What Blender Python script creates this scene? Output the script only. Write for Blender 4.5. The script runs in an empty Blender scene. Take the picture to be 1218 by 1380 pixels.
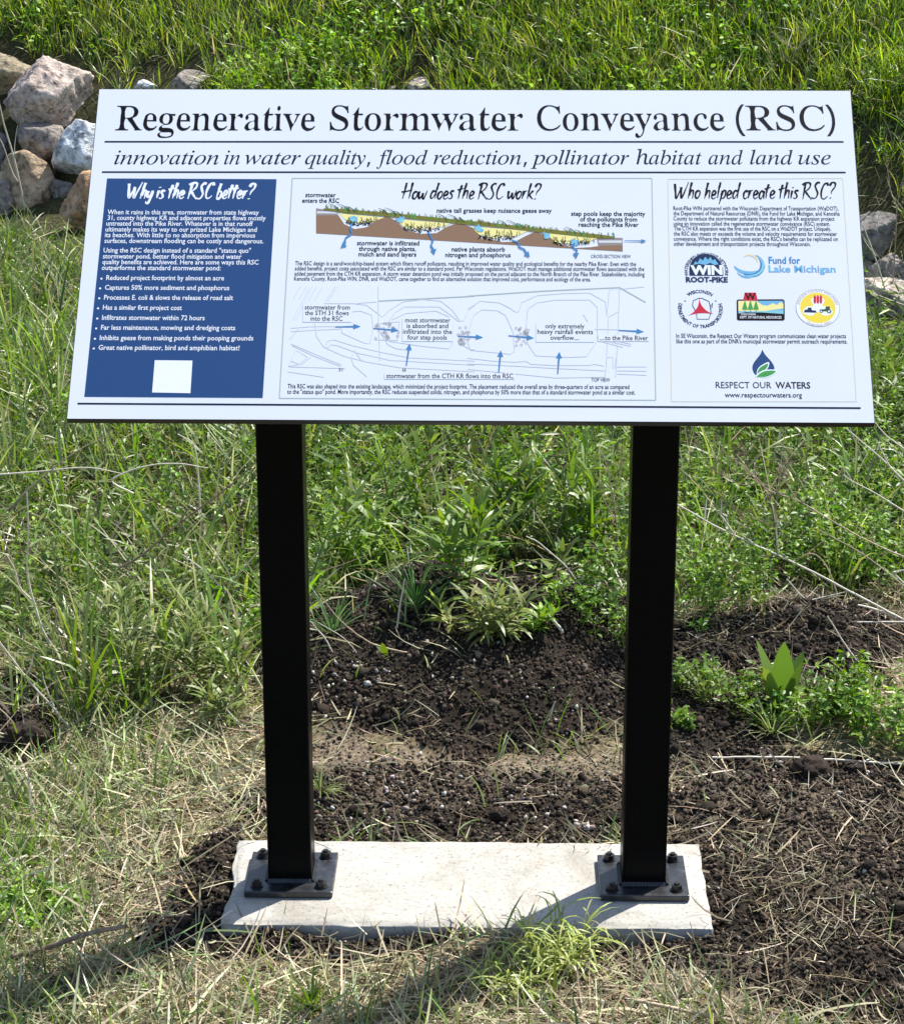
import bpy, bmesh, math, random, json
import numpy as np
from mathutils import Vector, Matrix, noise as mnoise

scene = bpy.context.scene
COL = scene.collection
RNG = np.random.default_rng(11)
random.seed(5)

# ------------------------------------------------------------------ camera
F_PX = 3133.6                      # focal length in pixels of the 1218 px wide photograph
PITCH, YAW, ROLL = .3215, -.0222, -.0010
CAM = np.array([.0559, -3.6719, 1.904])
_cy, _sy, _cp, _sp = math.cos(YAW), math.sin(YAW), math.cos(PITCH), math.sin(PITCH)
FW = np.array([_sy*_cp, _cy*_cp, -_sp])
RT = np.array([_cy, -_sy, 0.0])
UP = np.cross(RT, FW)
RT, UP = (math.cos(ROLL)*RT + math.sin(ROLL)*UP, -math.sin(ROLL)*RT + math.cos(ROLL)*UP)
cd = bpy.data.cameras.new('camera')
co = bpy.data.objects.new('camera', cd)
COL.objects.link(co)
cd.sensor_fit = 'HORIZONTAL'
cd.sensor_width = 36.0
cd.lens = F_PX/1218*36
cd.clip_start = .05
cd.clip_end = 500
M = Matrix.Identity(4)
for i in range(3):
    M[i][0], M[i][1], M[i][2], M[i][3] = RT[i], UP[i], -FW[i], CAM[i]
co.matrix_world = M
scene.camera = co

# ------------------------------------------------------------------ sky, sun, exposure
SUN_EL, SUN_AZ = math.radians(54), math.radians(45)      # azimuth from +Y towards +X: behind and to the right of the sign
world = bpy.data.worlds.new('World')
scene.world = world
world.use_nodes = True
wn = world.node_tree
sky = wn.nodes.new('ShaderNodeTexSky')
sky.sky_type = 'NISHITA'
sky.sun_disc = False
sky.sun_elevation = SUN_EL
sky.sun_rotation = SUN_AZ
sky.air_density = 1.0
sky.dust_density = 1.2
wn.links.new(sky.outputs[0], wn.nodes['Background'].inputs[0])
wn.nodes['Background'].inputs[1].default_value = .12
sd = bpy.data.lights.new('sun', 'SUN')
so = bpy.data.objects.new('sun', sd)
COL.objects.link(so)
sd.energy = 4.6
sd.angle = math.radians(.53)
sd.color = (1.0, .955, .88)
SUN = Vector((math.cos(SUN_EL)*math.sin(SUN_AZ), math.cos(SUN_EL)*math.cos(SUN_AZ), math.sin(SUN_EL)))
so.rotation_euler = SUN.to_track_quat('Z', 'Y').to_euler()
so.location = (4, 4, 9)
vs = scene.view_settings
vs.view_transform = 'Standard'
vs.look = 'None'
vs.gamma = 1
vs.exposure = .9
scene.cycles.max_bounces = 8
scene.cycles.transparent_max_bounces = 4

# ------------------------------------------------------------------ helpers
def tag(o, label=None, cat=None, group=None, kind=None):
    if label: o['label'] = label
    if cat: o['category'] = cat
    if group: o['group'] = group
    if kind: o['kind'] = kind
    return o

def empty(name, loc):
    o = bpy.data.objects.new(name, None)
    o.empty_display_size = .05
    o.location = loc
    COL.objects.link(o)
    return o

def link(name, me, mats=(), parent=None, loc=None):
    o = bpy.data.objects.new(name, me)
    COL.objects.link(o)
    for m in mats: me.materials.append(m)
    if parent is not None:
        o.parent = parent
        if parent.parent is None:
            o.location = -Vector(parent.location)
    if loc is not None: o.location = loc
    return o

def np_mesh(name, V, faces, col=None, mat_idx=None, smooth=False):
    """faces: list of (k,n) int arrays (tris or quads)"""
    me = bpy.data.meshes.new(name)
    V = np.ascontiguousarray(V, dtype=np.float32)
    me.vertices.add(len(V)); me.vertices.foreach_set('co', V.ravel())
    li = np.concatenate([f.ravel() for f in faces]).astype(np.int32)
    tot = np.concatenate([np.full(len(f), f.shape[1], np.int32) for f in faces])
    st = np.concatenate([[0], np.cumsum(tot)[:-1]]).astype(np.int32)
    me.loops.add(len(li)); me.loops.foreach_set('vertex_index', li)
    me.polygons.add(len(tot)); me.polygons.foreach_set('loop_start', st)
    me.polygons.foreach_set('loop_total', tot)
    if mat_idx is not None: me.polygons.foreach_set('material_index', np.asarray(mat_idx, np.int32))
    if smooth: me.polygons.foreach_set('use_smooth', np.ones(len(tot), bool))
    me.update(calc_edges=True)
    if col is not None:
        a = me.attributes.new('tint', 'FLOAT_COLOR', 'POINT')
        c = np.ones((len(V), 4), np.float32); c[:, :col.shape[1]] = col
        a.data.foreach_set('color', c.ravel())
    return me

# lattice noise on the ground plane -------------------------------------------------
_H = np.random.default_rng(77).random((256, 256))
def vn(x, y, s, o=0):
    x = np.asarray(x, float)/s + 31.7*o + 100; y = np.asarray(y, float)/s + 17.3*o + 100
    i = np.floor(x).astype(int); j = np.floor(y).astype(int)
    u = x-i; v = y-j; u = u*u*(3-2*u); v = v*v*(3-2*v)
    g = lambda a, b: _H[a % 256, b % 256]
    return ((g(i, j)*(1-u)+g(i+1, j)*u)*(1-v) + (g(i, j+1)*(1-u)+g(i+1, j+1)*u)*v)*2-1
def fbm(x, y, s, o=0, n=3):
    r = 0; a = 1; t = 0
    for k in range(n):
        r = r + a*vn(x, y, s/2**k, o+k*7); t += a; a *= .5
    return r/t
def sstep(a, b, x):
    t = np.clip((np.asarray(x, float)-a)/(b-a), 0, 1)
    return t*t*(3-2*t)

# rays of the photograph, used to measure where things stand -------------------------
def ray(px, py):
    return FW + RT*((px-609)/F_PX) - UP*((py-690)/F_PX)
def G(px, py, z=-.03):
    d = ray(px, py); t = (z-CAM[2])/d[2]
    return CAM + d*t
def at_y(px, py, y):
    d = ray(px, py); return CAM + d*((y-CAM[1])/d[1])

# ------------------------------------------------------------------ terrain
def ell(px, py, rx, ry):
    c = G(px, py); a = abs(G(px+rx, py)[0]-c[0]); b = abs(G(px, py-ry)[1]-G(px, py+ry)[1])/2
    return c[0], c[1], a, b
def blob(x, y, e, soft=.45):
    r = np.sqrt(((x-e[0])/e[2])**2 + ((y-e[1])/e[3])**2)
    return 1-sstep(1-soft, 1+soft, r)
SOIL = [ell(*e) for e in ((640, 915, 270, 92), (500, 915, 105, 75), (790, 905, 110, 85), (640, 855, 190, 34), (620, 1088, 330, 56),
        (1120, 1190, 200, 170), (1010, 1180, 120, 130), (1075, 872, 150, 50), (950, 960, 100, 100), (285, 1190, 44, 68), (420, 1266, 230, 30), (255, 1236, 65, 30),
        (1010, 1270, 160, 44), (1120, 1315, 150, 60), (860, 1278, 120, 28), (20, 1000, 62, 40), (10, 945, 50, 44), (580, 822, 46, 34), (1100, 1045, 150, 36), (700, 800, 70, 30))]
DIRT = [ell(*e) for e in ((560, 1050, 150, 34), (770, 1040, 110, 26), (1010, 1075, 190, 60), (820, 1330, 260, 48), (450, 1050, 60, 60), (1000, 1120, 140, 60), (1130, 1170, 110, 60), (190, 1180, 70, 60))]
def soil_mask(x, y):
    m = 0
    n = .6*fbm(x, y, .13, 3)
    for e in SOIL: m = np.maximum(m, blob(x, y, e))
    return sstep(.3, .62, m + n*.6)
def dirt_mask(x, y):
    m = 0
    n = .9*fbm(x, y, .11, 9)
    for e in DIRT: m = np.maximum(m, blob(x, y, e))
    return sstep(.3, .7, m + n*.6)
MOUND = [(ell(640, 885, 230, 75), .12), (ell(580, 850, 70, 30), .05), (ell(780, 860, 80, 40), .05), (ell(1075, 868, 110, 40), .07), (ell(20, 995, 60, 40), .06),
         (ell(285, 1190, 40, 60), .02), (ell(1110, 1180, 160, 120), .02)]
SLAB = (-.4159, .4156, -.1602, .1541)
def toe(x): return 5.02-.52*np.clip(x, -3.5, 3.5)
def h(x, y, fine=False):
    x = np.asarray(x, float); y = np.asarray(y, float)
    z = -.035 + .02*fbm(x, y, .6, 1)
    for e, a in MOUND: z = z + a*blob(x, y, e, .8)
    s = np.maximum(0, y-toe(x)+.15)
    zb = .60*s*sstep(0, .5, s)
    zb = np.where(zb > 5, 5+(zb-5)*.1, zb)
    z = z + zb + .05*fbm(x, y, .9, 5)*sstep(1.5, 4, y)
    # the pit the slab was cast in
    dx = np.maximum(np.maximum(SLAB[0]-x, x-SLAB[1]), 0); dy = np.maximum(np.maximum(SLAB[2]-y, y-SLAB[3]), 0)
    d = np.hypot(dx, dy)
    z = np.where(d <= 0, -.07, z)
    nf = (1-sstep(.0, .14, d))*sstep(-.13, -.2, y); z = np.where(d > 0, z*(1-nf) + nf*(-.010+.010*vn(x, y, .07, 33)-.014*sstep(.0, .2, x)*sstep(.42, .3, x)), z)
    z = z - .006*(1-sstep(0, .04, d))*(1-nf)
    if fine:
        s = soil_mask(x, y)
        z = z + s*(.030*fbm(x, y, .12, 11, 3) + .012*np.abs(fbm(x, y, .035, 15, 2))) + (1-s)*.006*fbm(x, y, .05, 21, 2)
    return z
def GT(px, py):
    """where the sight line of a photo pixel meets the terrain"""
    d = ray(px, py); t = 2.0
    while t < 40:
        p = CAM + d*t
        if p[2] <= float(h(p[0], p[1])): break
        t += .02
    return CAM + d*t

# ------------------------------------------------------------------ materials
def mat(name):
    m = bpy.data.materials.new(name); m.use_nodes = True
    nt = m.node_tree; b = nt.nodes['Principled BSDF']
    return m, nt, b
def plain(name, c, rough=.5, spec=.5, metal=0):
    m, nt, b = mat(name)
    b.inputs['Base Color'].default_value = (*c, 1); b.inputs['Roughness'].default_value = rough
    b.inputs['Specular IOR Level'].default_value = spec; b.inputs['Metallic'].default_value = metal
    return m
def N(nt, t, **kw):
    n = nt.nodes.new(t)
    for k, v in kw.items():
        if k.startswith('i_'):
            n.inputs[k[2:].replace('_', ' ')].default_value = v
        else: setattr(n, k, v)
    return n
def noise_node(nt, scale, detail=4, rough=.55, coord='Object', dist=0):
    tc = N(nt, 'ShaderNodeTexCoord'); n = N(nt, 'ShaderNodeTexNoise')
    n.inputs['Scale'].default_value = scale; n.inputs['Detail'].default_value = detail; n.inputs['Roughness'].default_value = rough; n.inputs['Distortion'].default_value = dist
    nt.links.new(tc.outputs[coord], n.inputs['Vector']); return n
def ramp(nt, src, stops):
    r = N(nt, 'ShaderNodeValToRGB'); e = r.color_ramp.elements
    while len(e) < len(stops): e.new(.5)
    for k, (p, c) in enumerate(stops):
        e[k].position = p; e[k].color = (*c, 1) if len(c) == 3 else c
    nt.links.new(src, r.inputs[0]); return r
def bump(nt, b, src, strength=.5, dist=.01, prev=None):
    k = N(nt, 'ShaderNodeBump'); k.inputs['Strength'].default_value = strength; k.inputs['Distance'].default_value = dist
    nt.links.new(src, k.inputs['Height'])
    if prev: nt.links.new(prev.outputs[0], k.inputs['Normal'])
    nt.links.new(k.outputs[0], b.inputs['Normal']); return k

def plant_mat(name, trans=.42, gloss=.07, rough=.35):
    """leaf surface: colour of each blade from the 'tint' attribute, light passing through it"""
    m = bpy.data.materials.new(name); m.use_nodes = True
    nt = m.node_tree; nt.nodes.clear()
    out = N(nt, 'ShaderNodeOutputMaterial'); a = N(nt, 'ShaderNodeAttribute', attribute_name='tint')
    d = N(nt, 'ShaderNodeBsdfDiffuse'); t = N(nt, 'ShaderNodeBsdfTranslucent'); g = N(nt, 'ShaderNodeBsdfGlossy')
    g.inputs['Roughness'].default_value = rough
    hs = N(nt, 'ShaderNodeHueSaturation'); hs.inputs['Hue'].default_value = .496; hs.inputs['Saturation'].default_value = 1.1; hs.inputs['Value'].default_value = 1.5
    nt.links.new(a.outputs['Color'], d.inputs[0]); nt.links.new(a.outputs['Color'], hs.inputs['Color']); nt.links.new(hs.outputs[0], t.inputs[0])
    m1 = N(nt, 'ShaderNodeMixShader'); m1.inputs[0].default_value = trans
    nt.links.new(d.outputs[0], m1.inputs[1]); nt.links.new(t.outputs[0], m1.inputs[2])
    m2 = N(nt, 'ShaderNodeMixShader'); m2.inputs[0].default_value = gloss
    nt.links.new(m1.outputs[0], m2.inputs[1]); nt.links.new(g.outputs[0], m2.inputs[2])
    nt.links.new(m2.outputs[0], out.inputs[0])
    return m

M_GRASS = plant_mat('grass blade', .42, .06, .42)
M_LEAF = plant_mat('leaf', .36, .035, .42)
M_STRAW = plant_mat('dry straw', .22, .03, .5)

# ground: bare black soil, lighter dry dirt and thatch under the grass
def ground_mat():
    m, nt, b = mat('ground')
    a = N(nt, 'ShaderNodeAttribute', attribute_name='tint')
    n1 = noise_node(nt, 90, 5, .65); n2 = noise_node(nt, 14, 4, .6)
    r1 = ramp(nt, n1.outputs['Fac'], [(.32, (.3,)*3), (.7, (1.7,)*3)])
    r2 = ramp(nt, n2.outputs['Fac'], [(.3, (.75,)*3), (.7, (1.25,)*3)])
    x1 = N(nt, 'ShaderNodeMix', data_type='RGBA', blend_type='MULTIPLY'); x1.inputs[0].default_value = 1
    x2 = N(nt, 'ShaderNodeMix', data_type='RGBA', blend_type='MULTIPLY'); x2.inputs[0].default_value = 1
    nt.links.new(a.outputs['Color'], x1.inputs[6]); nt.links.new(r1.outputs[0], x1.inputs[7])
    nt.links.new(x1.outputs[2], x2.inputs[6]); nt.links.new(r2.outputs[0], x2.inputs[7])
    nt.links.new(x2.outputs[2], b.inputs['Base Color'])
    b.inputs['Roughness'].default_value = .95; b.inputs['Specular IOR Level'].default_value = .15
    bump(nt, b, n1.outputs['Fac'], .8, .006)
    return m
def clod_mat():
    m, nt, b = mat('soil clod')
    a = N(nt, 'ShaderNodeAttribute', attribute_name='tint')
    n1 = noise_node(nt, 220, 4, .7)
    r1 = ramp(nt, n1.outputs['Fac'], [(.3, (.5,)*3), (.72, (1.6,)*3)])
    x1 = N(nt, 'ShaderNodeMix', data_type='RGBA', blend_type='MULTIPLY'); x1.inputs[0].default_value = 1
    nt.links.new(a.outputs['Color'], x1.inputs[6]); nt.links.new(r1.outputs[0], x1.inputs[7])
    nt.links.new(x1.outputs[2], b.inputs['Base Color'])
    b.inputs['Roughness'].default_value = .9; b.inputs['Specular IOR Level'].default_value = .2
    bump(nt, b, n1.outputs['Fac'], .9, .003)
    return m
M_GROUND = ground_mat(); M_CLOD = clod_mat()

# ------------------------------------------------------------------ ground sheet
def graded(lo, hi, fine, far, growth=1.13):
    c = list(np.arange(lo, hi, fine)); s = fine
    a = [lo]; x = lo
    while x > -far: s *= growth; x -= s; a.insert(0, x)
    s = fine; x = c[-1]
    while x < far: s *= growth; x += s; c.append(x)
    return np.array(a[:-1]+c)
xs = graded(-1.15, 1.25, .012, 90); ys = graded(-.75, 1.6, .012, 90, 1.07)
X, Y = np.meshgrid(xs, ys)
Z = h(X, Y, True)
S = soil_mask(X, Y)[..., None]; D = dirt_mask(X, Y)[..., None]
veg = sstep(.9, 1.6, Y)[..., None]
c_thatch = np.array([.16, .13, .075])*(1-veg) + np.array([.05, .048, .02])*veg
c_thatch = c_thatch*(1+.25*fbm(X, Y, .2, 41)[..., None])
c_dirt = np.array([.17, .135, .095])*(1+.3*fbm(X, Y, .1, 42)[..., None])
c_soil = np.array([.025, .0185, .013])*(1+.3*fbm(X, Y, .13, 43)[..., None])
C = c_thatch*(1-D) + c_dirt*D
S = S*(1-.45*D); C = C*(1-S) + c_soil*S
ny, nx = X.shape
idx = np.arange(nx*ny).reshape(ny, nx)
Fq = np.stack([idx[:-1, :-1], idx[:-1, 1:], idx[1:, 1:], idx[1:, :-1]], -1).reshape(-1, 4)
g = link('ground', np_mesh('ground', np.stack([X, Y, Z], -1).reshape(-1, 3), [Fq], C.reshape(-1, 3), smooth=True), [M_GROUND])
tag(g, 'ground of dark turned soil and thatch rising to a grassy bank', 'ground', kind='structure')

# ------------------------------------------------------------------ concrete slab
def concrete_mat():
    m, nt, b = mat('concrete')
    tc = N(nt, 'ShaderNodeTexCoord'); mp = N(nt, 'ShaderNodeMapping'); mp.inputs['Scale'].default_value = (26, 120, 60)
    nt.links.new(tc.outputs['Object'], mp.inputs[0])
    st = N(nt, 'ShaderNodeTexNoise'); st.inputs['Scale'].default_value = 1; st.inputs['Detail'].default_value = 3; nt.links.new(mp.outputs[0], st.inputs['Vector'])
    n1 = noise_node(nt, 130, 4, .6); n2 = noise_node(nt, 9, 3, .5)
    pit = noise_node(nt, 150, 5, .7, dist=.8)
    r = ramp(nt, n2.outputs['Fac'], [(.3, (.36, .35, .318)), (.7, (.44, .425, .387))])
    rs = ramp(nt, st.outputs['Fac'], [(.25, (.80, .79, .77)), (.45, (1, 1, 1)), (.65, (1.04, 1.04, 1.04))])
    rp = ramp(nt, pit.outputs['Fac'], [(.33, (.5, .48, .46)), (.42, (1, 1, 1))])
    x = N(nt, 'ShaderNodeMix', data_type='RGBA', blend_type='MULTIPLY'); x.inputs[0].default_value = .75
    nt.links.new(r.outputs[0], x.inputs[6]); nt.links.new(rs.outputs[0], x.inputs[7])
    y = N(nt, 'ShaderNodeMix', data_type='RGBA', blend_type='MULTIPLY'); y.inputs[0].default_value = .75
    nt.links.new(x.outputs[2], y.inputs[6]); nt.links.new(rp.outputs[0], y.inputs[7])
    n5 = noise_node(nt, 4.5, 6, .7, dist=1.2); r5 = ramp(nt, n5.outputs['Fac'], [(.34, (.74, .70, .64)), (.48, (.98, .98, .97)), (.7, (1.04, 1.04, 1.04))])
    sx = N(nt, 'ShaderNodeSeparateXYZ'); nt.links.new(tc.outputs['Object'], sx.inputs[0])
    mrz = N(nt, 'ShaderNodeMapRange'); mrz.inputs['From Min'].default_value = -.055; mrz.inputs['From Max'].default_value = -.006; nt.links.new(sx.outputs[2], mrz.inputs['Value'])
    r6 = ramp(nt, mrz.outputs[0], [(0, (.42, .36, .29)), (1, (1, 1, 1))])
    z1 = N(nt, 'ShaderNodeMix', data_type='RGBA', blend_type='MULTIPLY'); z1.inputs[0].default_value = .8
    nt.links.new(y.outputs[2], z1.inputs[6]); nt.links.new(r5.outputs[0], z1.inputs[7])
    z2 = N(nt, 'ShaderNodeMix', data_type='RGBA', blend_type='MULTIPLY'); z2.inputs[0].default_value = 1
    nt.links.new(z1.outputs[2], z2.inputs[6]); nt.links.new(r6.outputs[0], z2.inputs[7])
    nt.links.new(z2.outputs[2], b.inputs['Base Color'])
    b.inputs['Roughness'].default_value = .9; b.inputs['Specular IOR Level'].default_value = .25
    k = bump(nt, b, st.outputs['Fac'], .2, .002)
    k2 = bump(nt, b, n1.outputs['Fac'], .35, .002, k)
    bump(nt, b, rp.outputs[0], .6, .003, k2)
    return m
def build_slab():
    x0, x1, y0, y1 = SLAB; n, m = 140, 56; T = .105
    xs = np.linspace(x0, x1, n); ys = np.linspace(y0, y1, m)
    X, Y = np.meshgrid(xs, ys); Z = .0012*fbm(X, Y, .06, 60) - .0008
    ex = np.minimum(X-x0, x1-X); ey = np.minimum(Y-y0, y1-Y); e = np.minimum(ex, ey)
    rough = .5+.5*fbm(X, Y, .05, 61)
    Z = Z - np.exp(-e/.0045)*.006*(.4+rough)
    jx = .0025*fbm(X*0+.3*Y, Y, .025, 62)+.0025*fbm(Y, X, .11, 66); jy = .0022*fbm(X, X*.2, .035, 63)
    wx = np.exp(-ex/.02); wy = np.exp(-ey/.02)
    X = X + jx*wx; Y = Y + jy*wy
    # broken front left corner and the ragged left edge
    chip = np.exp(-np.hypot((X-x0)/.03, (Y-(y0+.13))/.055)**2)*.012 + np.exp(-np.hypot((X-x0)/.03, (Y-y0)/.03)**2)*.003
    X = X + chip*wx
    V = [np.stack([X, Y, Z], -1).reshape(-1, 3)]
    idx = np.arange(n*m).reshape(m, n)
    Fq = [np.stack([idx[:-1, :-1], idx[:-1, 1:], idx[1:, 1:], idx[1:, :-1]], -1).reshape(-1, 4)]
    ring = np.concatenate([idx[0, :-1], idx[:-1, -1], idx[-1, :0:-1], idx[:0:-1, 0]])
    base = n*m; P = V[0][ring]; lv = [ring]
    cen = np.array([(x0+x1)/2, (y0+y1)/2])
    for k, z in enumerate((-.006, -.02, -.045, -.075, -T)):
        Q = P.copy(); Q[:, 2] = z
        o = Q[:, :2]-cen; o /= np.linalg.norm(o, axis=1, keepdims=True)
        Q[:, :2] += o*(.0025*fbm(Q[:, 0]+z*3, Q[:, 1]+z*2, .03, 64)[:, None]) + o*.0025
        V.append(Q); lv.append(np.arange(len(ring))+base); base += len(ring)
    for a, b in zip(lv[:-1], lv[1:]):
        Fq.append(np.stack([a, b, np.roll(b, -1), np.roll(a, -1)], -1))
    me = np_mesh('concrete_slab', np.concatenate(V), [f[:, ::-1] if i else f for i, f in enumerate(Fq)], smooth=True)
    bmx = bmesh.new(); bmx.from_mesh(me); bmesh.ops.recalc_face_normals(bmx, faces=bmx.faces); bmx.to_mesh(me); bmx.free()
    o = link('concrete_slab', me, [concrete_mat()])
    tag(o, 'pale broom-finished concrete pad that both black sign posts are bolted to', 'concrete slab')
build_slab()

# ------------------------------------------------------------------ the sign
M_BLACK = None
def steel_mat():
    m, nt, b = mat('black powder coat')
    n = noise_node(nt, 420, 2, .5); n2 = noise_node(nt, 26, 4, .6)
    r = ramp(nt, n2.outputs['Fac'], [(.35, (.25,)*3), (.75, (.40,)*3)])
    b.inputs['Base Color'].default_value = (.0022, .0025, .0033, 1)
    nt.links.new(r.outputs[0], b.inputs['Roughness']); b.inputs['Specular IOR Level'].default_value = .06
    bump(nt, b, n.outputs['Fac'], .12, .001)
    return m
def plate_mat():
    m, nt, b = mat('dusty black plate')
    n = noise_node(nt, 55, 5, .65); n2 = noise_node(nt, 300, 2)
    r = ramp(nt, n.outputs['Fac'], [(.45, (.012, .013, .015)), (.62, (.03, .031, .033)), (.8, (.10, .095, .09))])
    nt.links.new(r.outputs[0], b.inputs['Base Color'])
    b.inputs['Roughness'].default_value = .33; b.inputs['Specular IOR Level'].default_value = .6
    bump(nt, b, n2.outputs['Fac'], .15, .001)
    return m
M_BLACK = steel_mat(); M_PLATE = plate_mat()
M_BOLT = plain('blackened bolt', (.012, .012, .013), .35, .5)

def bm_obj(name, fn, m, parent, smooth=False):
    bm = bmesh.new(); fn(bm)
    me = bpy.data.meshes.new(name); bm.to_mesh(me); bm.free()
    if smooth:
        me.polygons.foreach_set('use_smooth', np.ones(len(me.polygons), bool))
    return link(name, me, [m], parent)
def add_box(bm, lo, hi, bev=0, seg=2, edges=None):
    r = bmesh.ops.create_cube(bm, size=1)
    for v in r['verts']:
        v.co = Vector([lo[i]+(v.co[i]+.5)*(hi[i]-lo[i]) for i in range(3)])
    if bev:
        es = list({e for v in r['verts'] for e in v.link_edges})
        if edges == 'vertical': es = [e for e in es if abs(e.verts[0].co.z-e.verts[1].co.z) > 1e-4]
        bmesh.ops.bevel(bm, geom=es, offset=bev, segments=seg, affect='EDGES', profile=.5)
    return r['verts']
def add_cyl(bm, c, r, hgt, n=16, r2=None, rot=0):
    q = bmesh.ops.create_cone(bm, cap_ends=True, segments=n, radius1=r, radius2=r if r2 is None else r2, depth=hgt, matrix=Matrix.Translation(Vector(c)+Vector((0, 0, hgt/2)))@Matrix.Rotation(rot, 4, 'Z'))
    return q['verts']

PB = np.array([.0073, -.3039, .9261]); TILT = .7714; PW, PH = 1.2192, .6096
EU = np.array([1., 0, 0]); EV = np.array([0, math.sin(TILT), math.cos(TILT)]); EN = np.array([0, -math.cos(TILT), math.sin(TILT)])
PO = PB - EU*PW/2                                    # lower left corner of the printed face
sign = empty('interpretive_sign', (0, 0, 0))
tag(sign, 'white angled information sign with a blue text box on two black steel posts', 'sign')
HW = .0383; PX = .3078
for sx in (-1, 1):
    def post(bm, sx=sx):
        vs = add_box(bm, (sx*PX-HW, -HW, .012), (sx*PX+HW, HW, 1.3), .0055, 3, 'vertical')
        bm.verts.ensure_lookup_table()
        for v in bm.verts:                           # top cut on the slant of the panel
            if v.co.z > 1.0:
                v.co.z = PB[2] + (v.co.y-PB[1])*EV[2]/EV[1] - .034
    bm_obj('post', post, M_BLACK, sign, False)
    p = bm_obj('base_plate', lambda bm: add_box(bm, (sx*PX-.0766, -.0766, .0006), (sx*PX+.0766, .0766, .0125), .0022, 2), M_PLATE, sign)
    def weld(bm, sx=sx):
        n = 40; R = HW+.0005
        for side in range(4):
            prev = None
            for k in range(n+1):
                t = -R+2*R*k/n; w = .0055+.0012*math.sin(k*2.3+side)
                c, s = [(1, 0), (0, 1), (-1, 0), (0, -1)][side]
                pt = lambda d, z: Vector((sx*PX + c*d - s*t, s*d + c*t, z))
                ring = [bm.verts.new(pt(R, .0125+w)), bm.verts.new(pt(R+w*.45, .0125+w*.55)), bm.verts.new(pt(R+w, .0122))]
                if prev:
                    for q in range(2): bm.faces.new((prev[q], prev[q+1], ring[q+1], ring[q]))
                prev = ring
    wl = bm_obj('weld_bead', weld, M_PLATE, sign, True)
    for bx in (-1, 1):
        for by in (-1, 1):
            def bolt(bm, sx=sx, bx=bx, by=by):
                c = (sx*PX+bx*.056, by*.056)
                add_cyl(bm, (*c, .0126), .0115, .002, 20)
                add_cyl(bm, (*c, .0147), .0098, .0085, 6, .0093, random.random()*2)
                add_cyl(bm, (*c, .0232), .0052, .004, 12, .0046)
            bb = bm_obj('bolt', bolt, M_BOLT, p)
            bb.location = (0, 0, 0)
# panel: black-edged board on a welded frame
def slab_uvw(bm, u0, u1, v0, v1, n0, n1, bev=0):
    b2 = bmesh.new()
    add_box(b2, (u0, v0, n0), (u1, v1, n1), bev, 2)
    for v in b2.verts:
        u, w, n = v.co; v.co = Vector(PO+EU*u+EV*w+EN*n)
    t = bpy.data.meshes.new('tmp'); b2.to_mesh(t); b2.free(); bm.from_mesh(t); bpy.data.meshes.remove(t)
M_EDGE = plain('black board core', (.008, .008, .009), .4, .4)
panel = bm_obj('panel', lambda bm: slab_uvw(bm, 0, PW, 0, PH, -.0127, 0, .0012), M_EDGE, sign)
for v0 in (.10, .44):
    bm_obj('mounting_rail', lambda bm: slab_uvw(bm, .16, PW-.16, v0, v0+.05, -.0345, -.0130, .002), M_BLACK, sign)

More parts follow.
